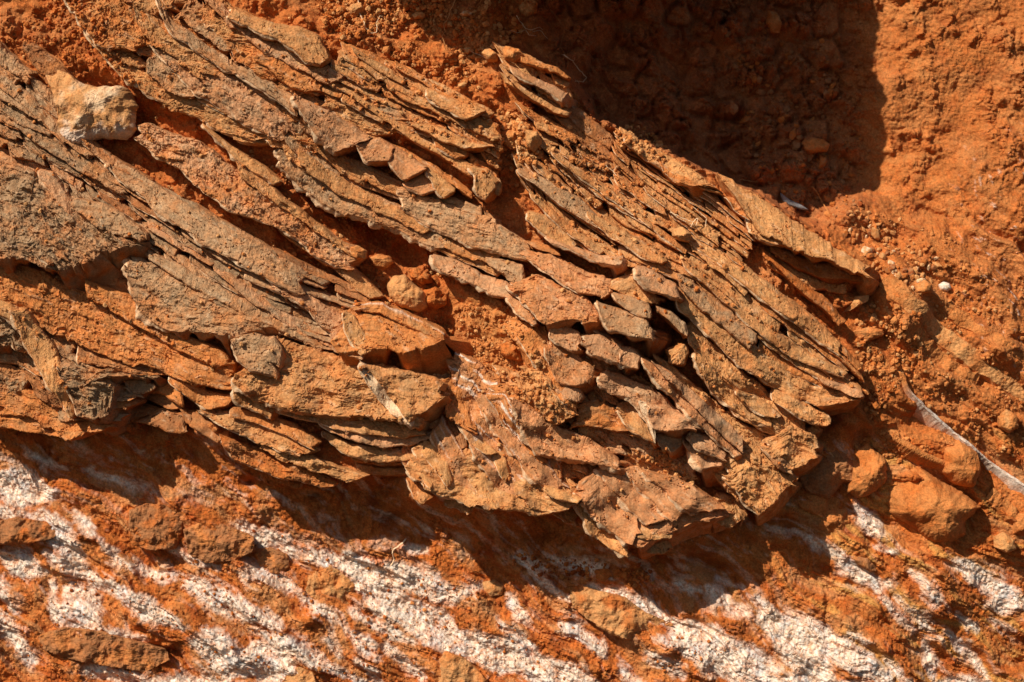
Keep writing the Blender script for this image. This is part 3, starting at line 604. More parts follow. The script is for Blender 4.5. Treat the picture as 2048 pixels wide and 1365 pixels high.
# --- 19 dark block cluster in the middle right ---
p = outcrop(1260, 640, "cluster of dark grey square blocks with deep black shadows, right of the centre")
slab(p, 'g', "1200 604 1240 618 1290 636 1312 662", "1198 625 1216 660 1260 676 1306 682", 62, 34, .6, 8, dust=.15, wall=.4, name='block')
slab(p, 'g', "1226 584 1260 592 1300 608 1306 622", "1228 600 1250 620 1280 632 1300 636", 50, 22, .6, 5, dust=.15, name='block')
slab(p, 'm', "1272 530 1310 540 1355 570 1362 590", "1268 545 1296 582 1330 590 1358 598", 48, 30, .8, 8, dust=.2, wall=.3, name='block')
slab(p, 'y', "1218 560 1270 545 1300 575 1330 600", "1220 575 1260 596 1290 606 1325 608", 24, 16, .8)
slab(p, 'g', "1312 610 1345 622 1372 645 1380 665", "1314 622 1340 640 1360 665 1376 676", 40, 22, .8, name='block')
slab(p, 'm', "1166 672 1200 668 1245 690 1282 700", "1162 685 1182 714 1240 728 1250 738", 44, 30, .6, 8, dust=.2, wall=.35, name='block')
slab(p, 'm', "1242 700 1262 696 1284 712 1280 730", "1238 715 1240 728 1258 735 1274 738", 54, 26, .5, 4, dust=.1, name='block')
slab(p, 'G', "1180 650 1215 668 1250 690 1240 695", "1178 658 1210 680 1235 690 1245 697", 14, 12, .8)
slab(p, 'y', "1340 700 1370 690 1380 705 1372 718", "1336 715 1340 728 1355 732 1366 730", 28, 16, .8)
# --- 20 central right reddish block ---
p = outcrop(1110, 620, "reddish block with a sharp corner just right of the soft soil, centre")
slab(p, 'k', "1030 560 1080 545 1140 575 1198 612", "1026 580 1060 620 1090 648 1140 640 1180 650", 30, 30, 1.1, 6, dust=.5, wall=.6)
slab(p, 'k', "1040 500 1100 505 1180 545 1230 560", "1062 525 1110 555 1160 585 1212 592", 24, 20, 1, 3, dust=.4)
slab(p, 'k', "1020 590 1040 600 1060 620 1076 648", "1016 600 1040 630 1058 645 1068 650", 40, 16, .6, 8, dust=.2)
slab(p, 'm', "1095 650 1130 650 1160 665 1165 680", "1096 668 1115 685 1140 700 1156 700", 30, 18, 1, 5, dust=.3, wall=.4)
slab(p, 'o', "1014 638 1070 650 1100 688 1120 745 1156 806", "1008 662 1050 705 1078 755 1118 806 1144 824", 20, 12, .5, 0, dust=.1)
slab(p, 'k', "1095 680 1130 695 1170 720 1192 735", "1094 720 1115 765 1140 770 1186 760", 24, 22, .8, 4, dust=.4, wall=.4)
slab(p, 'm', "1110 770 1135 765 1160 775 1168 790", "1116 785 1130 795 1150 805 1162 806", 26, 16, .8, 3, dust=.4)
slab(p, 'o', "1065 645 1090 655 1120 740 1150 800", "1062 690 1090 750 1120 800 1148 820", 8, 14, .7, 0, dust=.3)
# --- 21 big grey-tan elongated slab ---
p = outcrop(1380, 820, "long smooth grey tan slab with furrowed edge and chipped end, lower right of centre")
slab(p, 'k', "1284 716 1330 735 1400 800 1450 850 1486 895", "1284 728 1320 770 1400 850 1440 890 1478 920", 46, 22, .7, 8, dust=.15, wall=.5)
slab(p, 'm', "1200 738 1240 750 1300 775 1380 830", "1198 770 1220 790 1260 795 1310 860 1376 858", 34, 26, .7, 6, dust=.15, wall=.4)
slab(p, 'p', "1282 802 1294 806 1310 850 1312 858", "1280 808 1296 840 1305 860 1310 890", 62, 10, .4, 5, dust=.05, jg=.6)
slab(p, 'm', "1292 806 1340 815 1390 840 1410 858", "1296 820 1308 856 1350 860 1374 860", 54, 26, .6, 3, dust=.15, wall=.4, name='block')
slab(p, 'm', "1310 866 1340 868 1365 870 1372 876", "1312 880 1320 898 1345 908 1362 896", 32, 24, .5, 3, dust=.15, wall=.4, name='block')
slab(p, 'm', "1378 860 1420 875 1450 900 1458 915", "1378 880 1390 898 1420 908 1450 920", 52, 18, .6, 6, dust=.2)
slab(p, 'm', "1368 880 1400 895 1440 915 1458 925", "1370 892 1388 920 1402 942 1440 934", 40, 24, .6, 12, dust=.1, wall=.5)
slab(p, 't', "1236 808 1260 802 1285 830 1295 850", "1238 830 1260 860 1285 880 1305 892", 30, 18, .7, 5, dust=.3, wall=.4)
slab(p, 'm', "1300 720 1370 770 1440 830 1490 880", "1310 735 1380 800 1440 858 1486 905", 64, 8, .6, 0, dust=.2)
# --- 22 right stacks ---
p = outcrop(1180, 420, "fan of thin orange tan beds at the upper right, under a tangle of roots")
band(p, "1040 205 1130 255 1230 320 1330 390 1440 470", "1036 345 1120 455 1240 545 1370 600 1440 630", 11, 'ttyot', 61, (50, 190), (12, 21), (-6, 12), dust=.6)
slab(p, 'g', "1036 330 1080 350 1160 395 1240 470", "1040 345 1080 378 1140 425 1230 470", 20, 18, .7, 4, dust=.25)
slab(p, 't', "1100 300 1170 340 1250 400 1310 450", "1105 315 1170 365 1240 415 1300 462", 22, 16, 1, 3, dust=.5)
slab(p, 'm', "1090 470 1140 490 1200 510 1244 512", "1100 485 1140 500 1190 524 1236 535", 30, 22, .7, 6, dust=.25, wall=.5)
slab(p, 't', "1180 420 1240 455 1300 490 1335 515", "1180 440 1230 480 1290 520 1328 528", 24, 18, .8, 3, dust=.35)
slab(p, 'y', "1060 420 1100 430 1140 470 1160 492", "1055 440 1085 465 1120 488 1150 500", 22, 16, .8, 6)
slab(p, 'o', "1055 480 1090 490 1115 500 1120 506", "1058 490 1080 500 1100 506 1118 510", 24, 12, .8)
slab(p, 'o', "1150 340 1220 390 1300 440 1380 500", "1150 352 1220 408 1300 456 1370 512", 20, 12, 1.2, 3, dust=.6)
slab(p, 't', "1062 380 1140 450 1220 500", "1062 395 1130 462 1200 510", 20, 12, .9, 3)
# --- 23 small upper stack ---
p = outcrop(1080, 170, "small stack of short beds sticking out beside the dark recess at the top")
band(p, "1000 92 1060 112 1138 160", "1004 160 1070 205 1140 240", 4, 'tyt', 71, (80, 150), (12, 18), (0, 12), dust=.5)
slab(p, 'm', "1020 128 1060 150 1110 170 1132 182", "1022 145 1060 165 1100 185 1124 200", 30, 20, .7, 4, dust=.3, wall=.5)
slab(p, 't', "1020 155 1070 185 1110 210 1140 218", "1020 165 1060 195 1100 220 1134 232", 26, 14)
slab(p, 'o', "1040 110 1080 120 1120 135 1140 150", "1045 125 1080 138 1110 145 1130 155", 32, 12, 1.5)
slab(p, 'b', "1130 200 1190 240 1230 280", "1125 230 1170 270 1225 305", -6, 10, .8)
slab(p, 'b', "1100 215 1160 250 1220 300", "1120 245 1170 290 1230 335", 0, 10, .8)
# --- 24 splintered upper right stack ---
p = outcrop(1340, 370, "splintered stack of paper thin beds topped by an orange ledge beside the recess")
band(p, "1235 258 1330 318 1420 385 1520 470", "1225 330 1290 400 1400 480 1480 540", 11, 'toyot', 81, (60, 200), (12, 19), (-8, 12), dust=.6)
slab(p, 'y', "1240 250 1320 300 1400 345 1460 400", "1245 285 1310 330 1380 372 1430 385", 22, 20, 1.2, 3, dust=.3)
slab(p, 'o', "1320 320 1360 345 1400 365 1450 385", "1322 335 1350 362 1385 372 1414 368", 34, 16, 1.2, 2, wall=.6)
slab(p, 'o', "1450 390 1500 395 1520 420 1524 425", "1452 400 1470 420 1500 440 1516 438", 26, 30, 1.2, 2, dust=.3, wall=.4)
slab(p, 'm', "1395 378 1430 385 1450 410 1470 430", "1397 385 1420 400 1440 420 1460 436", 8, 8, .5)
# --- 25 smooth right nose ---
p = outcrop(1620, 480, "smooth orange slab nose sticking out on the right with layered dark red underside")
slab(p, 'y', "1440 340 1500 378 1560 420 1640 468 1744 532", "1480 400 1520 470 1580 488 1640 508 1738 548", 28, 34, .6, 0, dust=.2, wall=.5)
slab(p, 'r', "1545 492 1600 512 1660 530 1735 548", "1540 505 1590 535 1650 552 1730 560", 2, 14, .8, wall=.6)
slab(p, 'y', "1500 420 1540 440 1570 470 1580 480", "1500 460 1520 480 1550 488 1575 488", 36, 16, 1.1, 6, dust=.15)
slab(p, 'o', "1540 510 1600 540 1670 565 1700 570", "1530 530 1580 560 1640 580 1690 590", -10, 12, 1.2)
# --- 26 right long beds ---
p = outcrop(1560, 660, "long smooth tan beds on the right running down to the reddish slope")
band(p, "1400 470 1520 550 1640 640 1730 740", "1360 545 1470 660 1590 740 1722 812", 7, 'tyyto', 91, (130, 330), (12, 20), (-6, 11), dust=.5)
slab(p, 't', "1365 510 1440 570 1530 650 1620 705 1700 740", "1366 532 1440 600 1530 670 1600 720 1690 752", 16, 16, .8, 4, dust=.4)
slab(p, 'y', "1370 460 1450 510 1560 590 1640 640 1690 690", "1372 478 1440 528 1540 610 1620 665 1686 712", 14, 16, 1, 4, dust=.5)
slab(p, 't', "1340 570 1420 620 1520 700 1630 770 1725 795", "1346 610 1410 670 1500 745 1590 800 1640 820 1710 812", 16, 20, .8, 5, dust=.35, wall=.4)
slab(p, 'g', "1360 545 1400 575 1460 620 1520 670", "1362 580 1400 620 1450 660 1500 700", 24, 14, .8)
slab(p, 'm', "1640 755 1680 765 1725 780 1732 792", "1642 765 1680 780 1710 795 1726 800", 32, 12, .8)
slab(p, 'y', "1380 640 1460 720 1560 800 1620 850", "1370 680 1440 750 1530 830 1610 870", 10, 20, 1.2, 4, dust=.3)
slab(p, 't', "1420 730 1500 800 1560 850 1590 870", "1400 750 1470 830 1530 870 1570 880", 22, 16, 1.2, 4, dust=.3)
slab(p, 'r', "1530 500 1600 560 1660 600 1690 640", "1528 515 1590 575 1650 620 1684 652", 4, 12)
# --- 27 right shaded steps ---
p = outcrop(1640, 960, "brown stepped slabs lying in the shade below the right end of the outcrop")
STEPS = p

# ------------------------------------------------------------------ stones traced from their outlines
def lump(name, outline, hgt, col, label, cat, sink=10, seed=1, pr=2.4, planes=7, rough=1.0, col2=None, mat=None, base_h=None, parent=None, pit=0, lowcol=0):
    P = pts(outline); c0 = P.mean(0)
    if sink == 22: hgt = hgt * .58; col2 = 'r' if seed % 2 else 'o'
    if base_h is None: _, _, bh = seat(*c0)
    else: bh = base_h
    if cat == 'boulder' and base_h is None: bh -= .22 * hgt; sink = 30
    P = np.array([unp(a, b, bh + hgt * .5) for a, b in P]); c = P.mean(0)
    rng = np.random.default_rng(seed); per = np.hypot(*np.diff(np.r_[P, P[:1]], axis=0).T).sum()
    n = int(np.clip(per / 2.0, 24, 320)); m = int(np.clip(per / 12, 8, 70))
    Q = np.r_[P, P[:1]]; d = np.r_[0, np.cumsum(np.hypot(*np.diff(Q, axis=0).T))]; tt_ = np.linspace(0, d[-1], n, endpoint=False)
    B = np.stack([np.interp(tt_, d, Q[:, 0]), np.interp(tt_, d, Q[:, 1])], 1)
    for _ in range(max(1, n // 50)): B = (np.roll(B, 1, 0) + np.roll(B, -1, 0) + 2 * B) / 4
    rr = B - c; R = math.sqrt(abs(np.sum(B[:, 0] * np.roll(B[:, 1], -1) - B[:, 1] * np.roll(B[:, 0], -1))) / 2 / math.pi)
    Bs = c + rr; B = c + rr * (1 + 0.05 * fbm(tt_ / 14, tt_ * 0, 3, seed))[:, None]
    rho = np.r_[np.sin(np.linspace(0, 1, m) * math.pi / 2)][1:, None]
    X = c[0] + (Bs[None, :, 0] - c[0]) * rho + (B - Bs)[None, :, 0] * rho**5; Y = c[1] + (Bs[None, :, 1] - c[1]) * rho + (B - Bs)[None, :, 1] * rho**5
    h = hgt * np.clip(1 - rho**pr, 0, 1)**(1 / pr) + 0 * X
    for _ in range(planes):
        a = rng.uniform(0, 6.283); sl = rng.uniform(.25, .9) * hgt / R; of = rng.uniform(.65, .95)
        h = np.minimum(h, hgt * (of + .25) - sl * ((X - c[0]) * math.cos(a) + (Y - c[1]) * math.sin(a)))
    k = rough * min(1, R / 25)
    h = h + k * (R * .15 * fbm(X / R * 1.4, Y / R * 1.2, 3, seed + 2) + 2.5 * terr(fbm(X / 24, Y / 24, 3, seed + 3), 3, .15) + 1.2 * fbm(X / 7, Y / 7, 3, seed + 4))
    if pit: h = h - pit * sm(.2, .5, fbm(X / 12, Y / 12, 2, seed + 8))
    hb = h[-1]; X2 = c[0] + (B[:, 0] - c[0]) * .93; Y2 = c[1] + (B[:, 1] - c[1]) * .93
    xs = np.r_[c[0], X.ravel(), X2]; ys = np.r_[c[1], Y.ravel(), Y2]; hh = bh + np.r_[h[0].mean(), h.ravel(), np.minimum(hb, 0) - sink]
    cc = mixc(np.broadcast_to(COL[col], xs.shape + (3,)), COL[col2 or 'o'], sm(-.1, .5, fbm(xs / (R * .8), ys / (R * .8), 4, seed + 6)) * (.9 if col2 else .45))
    if lowcol:
        yy = (ys - ys.min()) / (ys.max() - ys.min())
        cc = mixc(cc, COL['w'], 0.7 * sm(.74, .86, yy + .16 * fbm(xs / 22, ys / 22, 4, seed + 12)))
    M_ = m - 1; ring = lambda r: 1 + r * n + np.arange(n)
    fs = [np.stack([ring(r), ring(r + 1), np.roll(ring(r + 1), -1), np.roll(ring(r), -1)], 1) for r in range(M_)]
    r0 = ring(0); fs.append(np.stack([np.zeros(n, int), r0, np.roll(r0, -1), np.roll(r0, -1)], 1)) if False else None
    faces = np.concatenate([f for f in fs if f is not None])
    # the cap: pairs of ring steps make quads round the centre
    rr0 = ring(0); n2 = n // 2 * 2; idx = np.arange(0, n2, 2)
    cap = np.stack([np.zeros(len(idx), int), rr0[idx], rr0[(idx + 1) % n], rr0[(idx + 2) % n]], 1)
    faces = np.concatenate([faces, cap])
    co = W3(xs, ys, hh); org = (float(co[0, 0]), float(-(bh - 2) / 1000), float(co[0, 2]))
    if parent: org = tuple(parent.location)
    o = build(name, co, faces, cc, mat or M_stone, parent, org)
    if not parent: tag(o, label, cat)
    return o

LM = [
 ('rock', "79 131 101 133 135 145 155 162 189 172 243 170 260 182 271 210 267 243 271 261 249 278 202 275 179 280 155 290 135 286 113 270 111 216 98 175", 50, 't', 'p', "pale cream rock with white crusted lower edge perched on grey slabs at upper left", 'rock', dict(rough=1.3, planes=4, base_h=118, lowcol=1)),
 ('boulder', "1782 945 1840 930 1880 960 1930 985 1968 1015 1935 1050 1940 1072 1905 1095 1860 1085 1820 1050 1785 1030 1775 980", 75, 'o', 'r', "largest rounded orange boulder on the right, below the white crusted layer", 'boulder', dict(planes=1, pr=2.0)),
 ('boulder', "1885 895 1920 880 1958 905 1966 940 1950 978 1915 972 1885 945", 60, 'o', 'r', "knobby orange boulder just above the largest one on the right", 'boulder', dict(planes=1)),
 ('boulder', "1705 905 1740 890 1775 920 1778 960 1755 985 1720 1000 1697 985 1700 940", 50, 'o', 'r', "crumbly orange boulder between the outcrop's right end and the largest boulder", 'boulder', dict(planes=1, rough=1.4)),
 ('stone', "1683 628 1700 612 1712 592 1740 590 1738 602 1715 615 1700 622", 26, 'y', 'o', "wedge shaped pointed stone on the soil under the smooth slab nose", 'stone', dict(planes=4)),
 ('stone', "1692 672 1715 658 1745 654 1768 660 1770 672 1735 684 1710 684", 24, 'o', 'y', "flat lens shaped orange stone below the pointed wedge stone", 'stone', dict(planes=2)),
 ('stone', "1830 570 1850 558 1865 568 1866 582 1845 590 1832 585", 22, 'o', 'y', "orange nodule lying just left of the white pebble", 'stone', dict(planes=4)),
 ('pebble', "1878 570 1888 563 1900 567 1904 578 1894 585 1880 580", 17, 'w', 'p', "smooth white egg shaped pebble on the orange slope", 'pebble', dict(planes=0, rough=.15)),
 ('knob', "772 570 785 552 810 548 828 568 850 585 856 615 835 626 800 615 778 595", 40, 'y', 't', "tan rounded rock knob with folded lip, left of the red soil in the centre", 'rock', dict(planes=2, rough=1.2)),
 ('knob', "845 580 870 572 895 592 892 610 870 620 848 608", 34, 'r', 'o', "reddish pitted rock ball touching the tan knob", 'rock', dict(planes=1, rough=1.8, pit=5)),
 ('knob', "815 535 835 535 860 550 866 566 845 570 820 556", 34, 'r', 'o', "ragged rusty lump resting above the pitted ball", 'rock', dict(planes=2, rough=2.2, pit=4)),
 ('stone', "738 515 755 508 780 512 788 525 770 538 745 532", 26, 'o', 'y', "small bent orange stone on the rim of the red hollow", 'stone', dict(planes=3)),
 ('stone', "700 495 715 490 734 502 732 518 715 520 702 512", 26, 'o', 'y', "smallest rounded stone at the end of the lumpy tan slab", 'stone', dict(planes=3)),
 ('clod', "1000 690 1020 680 1042 688 1052 710 1040 724 1015 718 1002 708", 26, 'r', 'o', "dark red soil clod in the bright soft soil at the centre", 'clod', dict(planes=3, rough=1.8)),
 ('stone', "1608 285 1625 275 1650 278 1662 290 1655 303 1625 306 1610 298", 20, 'o', 'r', "rounded brown stone alone in the deep shade at the upper right", 'stone', dict(planes=3)),
 ('stone', "1537 20 1555 25 1565 45 1560 65 1545 66 1533 45", 22, 'o', 'r', "oval stone in the shade near the top edge", 'stone', dict(planes=3)),
 ('stone', "1345 460 1365 452 1385 468 1380 485 1360 482 1345 472", 26, 'y', 't', "loose tan stone lying on the thin beds right of the roots", 'stone', dict(planes=4, base_h=165)),
 ('boulder', "1140 1185 1160 1170 1185 1180 1230 1190 1250 1195 1290 1225 1335 1245 1350 1252 1320 1262 1305 1280 1285 1282 1250 1280 1215 1268 1175 1240 1145 1215", 48, 't', 'o', "brown lumpy boulder embedded in the white streaked rock at the bottom centre", 'boulder', dict(pr=3.2, sink=22, planes=5, rough=1.7)),
 ('rock', "615 1150 635 1132 665 1130 690 1150 730 1180 738 1212 700 1222 660 1208 632 1205 612 1185", 26, 't', 'o', "brown rock patch with a broken face between white streaks, lower middle left", 'rock', dict(pr=3.2, sink=22, planes=5, rough=1.6)),
 ('rock', "258 1020 290 1008 330 1010 368 1030 362 1070 350 1100 300 1102 262 1090 255 1055", 34, 'b', 't', "brown block half in shade at the foot of the ledge on the left", 'rock', dict(pr=3.2, sink=22, planes=5, rough=1.6)),
 ('rock', "365 1060 400 1045 450 1050 510 1075 505 1105 470 1122 410 1128 375 1110", 26, 'b', 't', "cracked brown rock with white seams right of the half shaded block", 'rock', dict(pr=3.2, sink=22, planes=5, rough=1.7)),
 ('rock', "-30 1050 30 1035 90 1045 112 1060 105 1078 60 1088 0 1092 -30 1090", 34, 'b', 't', "brown ledge of rock cut by the left edge, above a dark gap", 'rock', dict(pr=3.2, sink=22, planes=3, rough=1.5)),
 ('rock', "75 1270 130 1255 200 1262 260 1280 330 1300 340 1320 290 1345 220 1335 140 1320 85 1300", 20, 'b', 't', "flat brown rock among white patches at the lower left corner", 'rock', dict(pr=3.2, sink=22, planes=3, rough=1.7)),
 ('rock', "560 1368 585 1340 605 1330 625 1345 640 1380 600 1400", 24, 't', 'o', "small brown wedge of rock cut by the bottom edge", 'rock', dict(pr=3.2, sink=22, planes=4, rough=1.4)),
 ('rock', "875 1400 878 1320 890 1302 930 1318 965 1350 1000 1400", 28, 't', 'o', "smooth brown rock ridge cut by the bottom edge, left of the lumpy boulder", 'rock', dict(pr=3.2, sink=22, planes=3, rough=1.2)),
 ('rock', "1190 1140 1215 1135 1225 1150 1210 1165 1192 1158", 12, 'r', 'o', "small rusty lump on the white streak above the lumpy boulder", 'rock', dict(planes=3)),
 ('rock', "510 1100 540 1095 575 1110 580 1135 555 1150 520 1140", 18, 'b', 't', "small flat brown rock above a white patch, lower left of centre", 'rock', dict(pr=3.2, sink=22, planes=4, rough=1.4)),
 ('rock', "965 1165 990 1160 1008 1172 1005 1190 980 1195 966 1182", 16, 't', 'o', "small tan stone set in rusty soil right of the thin twig", 'rock', dict(planes=4)),
 ('rock', "1700 1115 1735 1112 1760 1130 1762 1142 1740 1145 1715 1130", 18, 'b', 'o', "brown nub above the white streak at the lower right", 'rock', dict(planes=2)),
 ('rock', "1990 1075 2010 1065 2030 1080 2035 1100 2015 1108 1990 1095", 22, 'y', 'o', "yellowish stone beside the long dark crack at the right edge", 'rock', dict(planes=4)),
 ('rock', "1995 830 2015 818 2035 830 2040 855 2020 868 2000 855", 24, 'o', 'y', "rounded orange knob near the right edge above the white crust", 'rock', dict(planes=2)),
 ('stone', "700 8 722 4 730 18 722 30 702 30 696 20", 20, 't', 'o', "square reddish stone in the topsoil, leftmost of the large ones", 'stone', dict(planes=5)),
 ('stone', "822 28 840 22 852 28 848 36 828 38", 16, 'y', 'o', "curved orange stone in the shaded topsoil", 'stone', dict(planes=4)),
 ('stone', "918 28 930 20 944 22 945 31 925 33", 15, 'y', 'p', "bright sunlit pale stone standing out of the dark topsoil", 'stone', dict(planes=4)),
 ('stone', "1034 0 1060 -6 1076 4 1074 26 1055 33 1040 24", 26, 'y', 'r', "big speckled yellow stone at the top edge", 'stone', dict(planes=3, rough=1.8)),
 ('stone', "962 46 975 40 980 50 968 56", 12, 'y', 'o', "small yellow stone between the pale one and the speckled one", 'stone', dict(planes=3)),
 ('clod', "962 105 975 92 996 108 996 122 975 122", 26, 'y', 'o', "angular yellow clod above the thin slivers", 'clod', dict(planes=4, rough=1.5)),
 ('clod', "1004 100 1010 90 1040 98 1050 112 1030 126 1008 118", 26, 'o', 'y', "crumbly clod just left of the short stack of beds", 'clod', dict(planes=4, rough=1.8)),
 ('clod', "1000 262 1030 258 1062 275 1055 292 1020 300 1005 285", 30, 'o', 'y', "large orange clod between the slivers and the roots", 'clod', dict(planes=4, rough=1.8)),
 ('clod', "1050 258 1075 262 1085 285 1068 305 1052 290", 30, 'y', 'o', "upright pointed clod right of the large orange clod", 'clod', dict(planes=4, rough=1.4)),
]
for k, (nm, ol, hg, c1, c2, lb, ct, kw) in enumerate(LM):
    lump({'knob': 'rock', 'clod': 'soil_clod'}.get(nm, nm), ol, hg, c1, lb, ct, seed=300 + 7 * k, col2=c2, **kw)

for k, (ol, hg, c1, bh) in enumerate([("1585 915 1640 890 1690 905 1722 940 1725 965 1690 968 1660 1000 1620 990 1590 960", 34, 'b', 55),
    ("1560 965 1600 960 1650 985 1692 1005 1690 1030 1650 1040 1600 1020 1565 990", 30, 'o', 40), ("1600 1030 1640 1015 1700 1018 1704 1040 1690 1065 1665 1078 1640 1060 1605 1055", 36, 'o', 28),
    ("1480 1075 1520 1062 1560 1080 1600 1100 1590 1118 1545 1120 1505 1105", 22, 't', 14)]):
    lump('step', ol, hg, c1, None, None, seed=640 + k, base_h=bh, parent=STEPS, planes=3, rough=1.5, sink=40)
# ------------------------------------------------------------------ white crusted curved layer on the right
def ribbon(name, path, width, h_up, col, label, cat, seed, side=26, col2='o'):
    P = resample(pts(path), 190, True); hs = np.array([terrain_h(a, b) for a, b in P])
    ker = np.ones(25) / 25; hs = np.convolve(np.r_[np.repeat(hs[0], 12), hs, np.repeat(hs[-1], 12)], ker, 'valid')
    tg = np.gradient(P, axis=0); tg /= np.hypot(*tg.T)[:, None]; nr = np.stack([-tg[:, 1], tg[:, 0]], 1)
    ar = np.arange(190) * 1.0; wv_ = width * (1 + (.25 if width < 8 else .6) * fbm(ar / 36, ar * 0, 3, seed))
    hs = hs - h_up * .5 * (width > 8) * (1 + .8 * fbm(ar / 30, ar * 0, 2, seed + 51)) + (0 if width < 8 else 3) * fbm(ar / 45, ar * 0, 2, seed + 52)
    prof = [(-1.5, -30), (-.95, .72), (-.5, .9), (0, 1), (.5, .97), (.9, .86), (1.1 + side / width, -16), (1.4 + side / width, -40)]
    X = []; Y = []; Hh = []; Cc = []
    for i, (a, b) in enumerate(prof):
        j = (1.5 if width < 8 else 2.5) * fbm(ar / (9 if width < 8 else 32), ar * 0 + i * 3.3, 3, seed + i)
        X.append(P[:, 0] + nr[:, 0] * (a * wv_ + j)); Y.append(P[:, 1] + nr[:, 1] * (a * wv_ + j))
        Hh.append(hs + (h_up * b if abs(b) <= 1 else b) + (1.4 if width < 8 else .2) * fbm(ar / 5, ar * 0 + i, 2, seed + 9 + i))
        wq = 1.0 if 0 < i < 6 else 0.0
        Cc.append(mixc(np.broadcast_to(COL[col2], (190, 3)), COL[col], wq * np.clip(sm(8, 40, ar) * (.95 + .6 * fbm(ar / 7, ar * 0 + i, 3, seed + 30)), 0, 1)))
    X, Y, Hh, Cc = map(np.array, (X, Y, Hh, Cc)); z = np.linspace(0, len(prof) - 1, 6 * len(prof)); i0 = np.minimum(z.astype(int), len(prof) - 2); f = (z - i0)[:, None]; f = f * f * (3 - 2 * f)
    X, Y, Hh = [q[i0] * (1 - f) + q[i0 + 1] * f for q in (X, Y, Hh)]; Cc = Cc[i0] * (1 - f[..., None]) + Cc[i0 + 1] * f[..., None]
    if width > 8:
        Hh = Hh + 3.5 * fbm(X / 26, Y / 26, 4, seed + 61) + 1.2 * fbm(X / 6, Y / 6, 2, seed + 62)
        Cc = mixc(Cc, COL['r'], sm(-.1, .5, fbm(X / 40, Y / 40, 4, seed + 63)) * .7)
    co = W3(X, Y, Hh).reshape(-1, 3)
    o = build(name, co, gridfaces(190, len(z))[:, ::-1], Cc.reshape(-1, 3), M_rock, None, tuple(float(x) for x in co.mean(0)))
    return tag(o, label, cat)
ribbon('rock_layer', "1788 745 1800 780 1840 818 1880 852 1930 890 1980 930 2060 985", 3.4, 17, 'w', "thin curved layer with a white crusted edge running off the right side", 'rock layer', 901)
ribbon('rock_layer', "1752 560 1800 612 1870 672 1960 735 2080 815", 19, 15, 'y', "broad smooth orange bed running down from below the gravel patch", 'rock layer', 931, 10)
ribbon('rock_layer', "1795 655 1850 705 1905 748 1940 765", 17, 14, 'o', "short smooth orange bed right of the lens shaped stone", 'rock layer', 941, 10)
ribbon('rock_layer', "1890 625 1960 672 2080 745", 12, 10, 'o', "faint red bed crossing the slope at the right edge", 'rock layer', 951, 10)
ribbon('rock_layer', "1965 985 2010 1020 2080 1075", 15, 14, 'o', "smooth orange bed beside the largest boulder at the right edge", 'rock layer', 961, 12)
ribbon('rock_layer', "1770 870 1830 905 1880 925", 6, 14, 'o', "short buried ridge above the largest boulder", 'rock layer', 921, 14)

# ------------------------------------------------------------------ pebbles and clods: copies of a few broken stones
def stone_mesh(name, seed, col, col2, rg=1.0):
    rng = np.random.default_rng(seed); nu_, nv_ = 22, 13
    th = np.linspace(0, 2 * math.pi, nu_, endpoint=False); ph = np.linspace(0.12, math.pi - 0.12, nv_)
    TH, PH = np.meshgrid(th, ph); d = np.stack([np.sin(PH) * np.cos(TH), np.sin(PH) * np.sin(TH), np.cos(PH)], -1)
    nn = rng.normal(size=(13, 3)); nn /= np.linalg.norm(nn, axis=1)[:, None]; dd = rng.uniform(.62, 1.0, 13)
    r = np.min(np.where(d @ nn.T > .15, dd / np.maximum(d @ nn.T, .15), 1.35), axis=-1)
    r = r * (1 + rg * .10 * fbm(TH * 1.3 + seed, PH * 2.2, 3, seed))
    co = (d * r[..., None] * np.array([1, .8, .75])).reshape(-1, 3)
    i = np.arange(nu_ * nv_).reshape(nv_, nu_); j = np.roll(i, -1, 1)
    f = np.stack([i[:-1], i[1:], j[1:], j[:-1]], -1).reshape(-1, 4)
    caps = []
    for row in (i[0], i[-1][::-1]):
        for q in range(1, nu_ - 2, 2): caps.append((row[0], row[q], row[q + 1], row[q + 2]))
    f = np.concatenate([f, np.array(caps)])
    c = mixc(np.broadcast_to(COL[col], (len(co), 3)), COL[col2], sm(-.2, .5, fbm(co[:, 0] * 2, co[:, 1] * 2 + co[:, 2], 3, seed + 4)))
    o = build(name, co.astype(np.float32), f, c, M_tiny)
    return o
M_tiny = material("pebble_stone", 0.0, 0.0, 0.95, 0.0)
rr = random.Random(5)
def scatter(name, n, region, size, protos, label, cat, group, up=.35, keep=None):
    P = [stone_mesh(name, 700 + 31 * i + len(name), a, b, g) for i, (a, b, g) in enumerate(protos)]
    first = set(); cnt = 0; guard = 0
    poly = pts(region)
    x0, y0 = poly.min(0); x1, y1 = poly.max(0)
    while cnt < n and guard < n * 30:
        guard += 1; u = rr.uniform(x0, x1); v = rr.uniform(y0, y1)
        if float(sdf(poly, np.array(u), np.array(v))) < 0: continue
        i = rr.randrange(len(P))
        if i in first: o = P[i].copy(); C.objects.link(o)
        else: o = P[i]; first.add(i)
        s = size[0] * (size[1] / size[0])**(rr.random()**2.2)
        a, b, h = seat(u, v)
        o.location = ((a - 1024) / 1000, -(h + s * up) / 1000, (682.5 - b) / 1000)
        s /= 1000; o.scale = (s * rr.uniform(.8, 1.2), s * rr.uniform(.6, .95), s * rr.uniform(.7, 1.1))
        o.rotation_euler = (rr.uniform(-.6, .6), rr.uniform(0, 6.28), rr.uniform(-.6, .6))
        tag(o, (('reddish ', 'orange ', 'yellowish ', 'dark ', 'tan ', 'pale ')[i] if len(P) > 3 else ('dark ', 'reddish ', 'orange ')[i]) + label, cat, group); cnt += 1
    for i, q in enumerate(P):
        if i not in first: bpy.data.objects.remove(q)
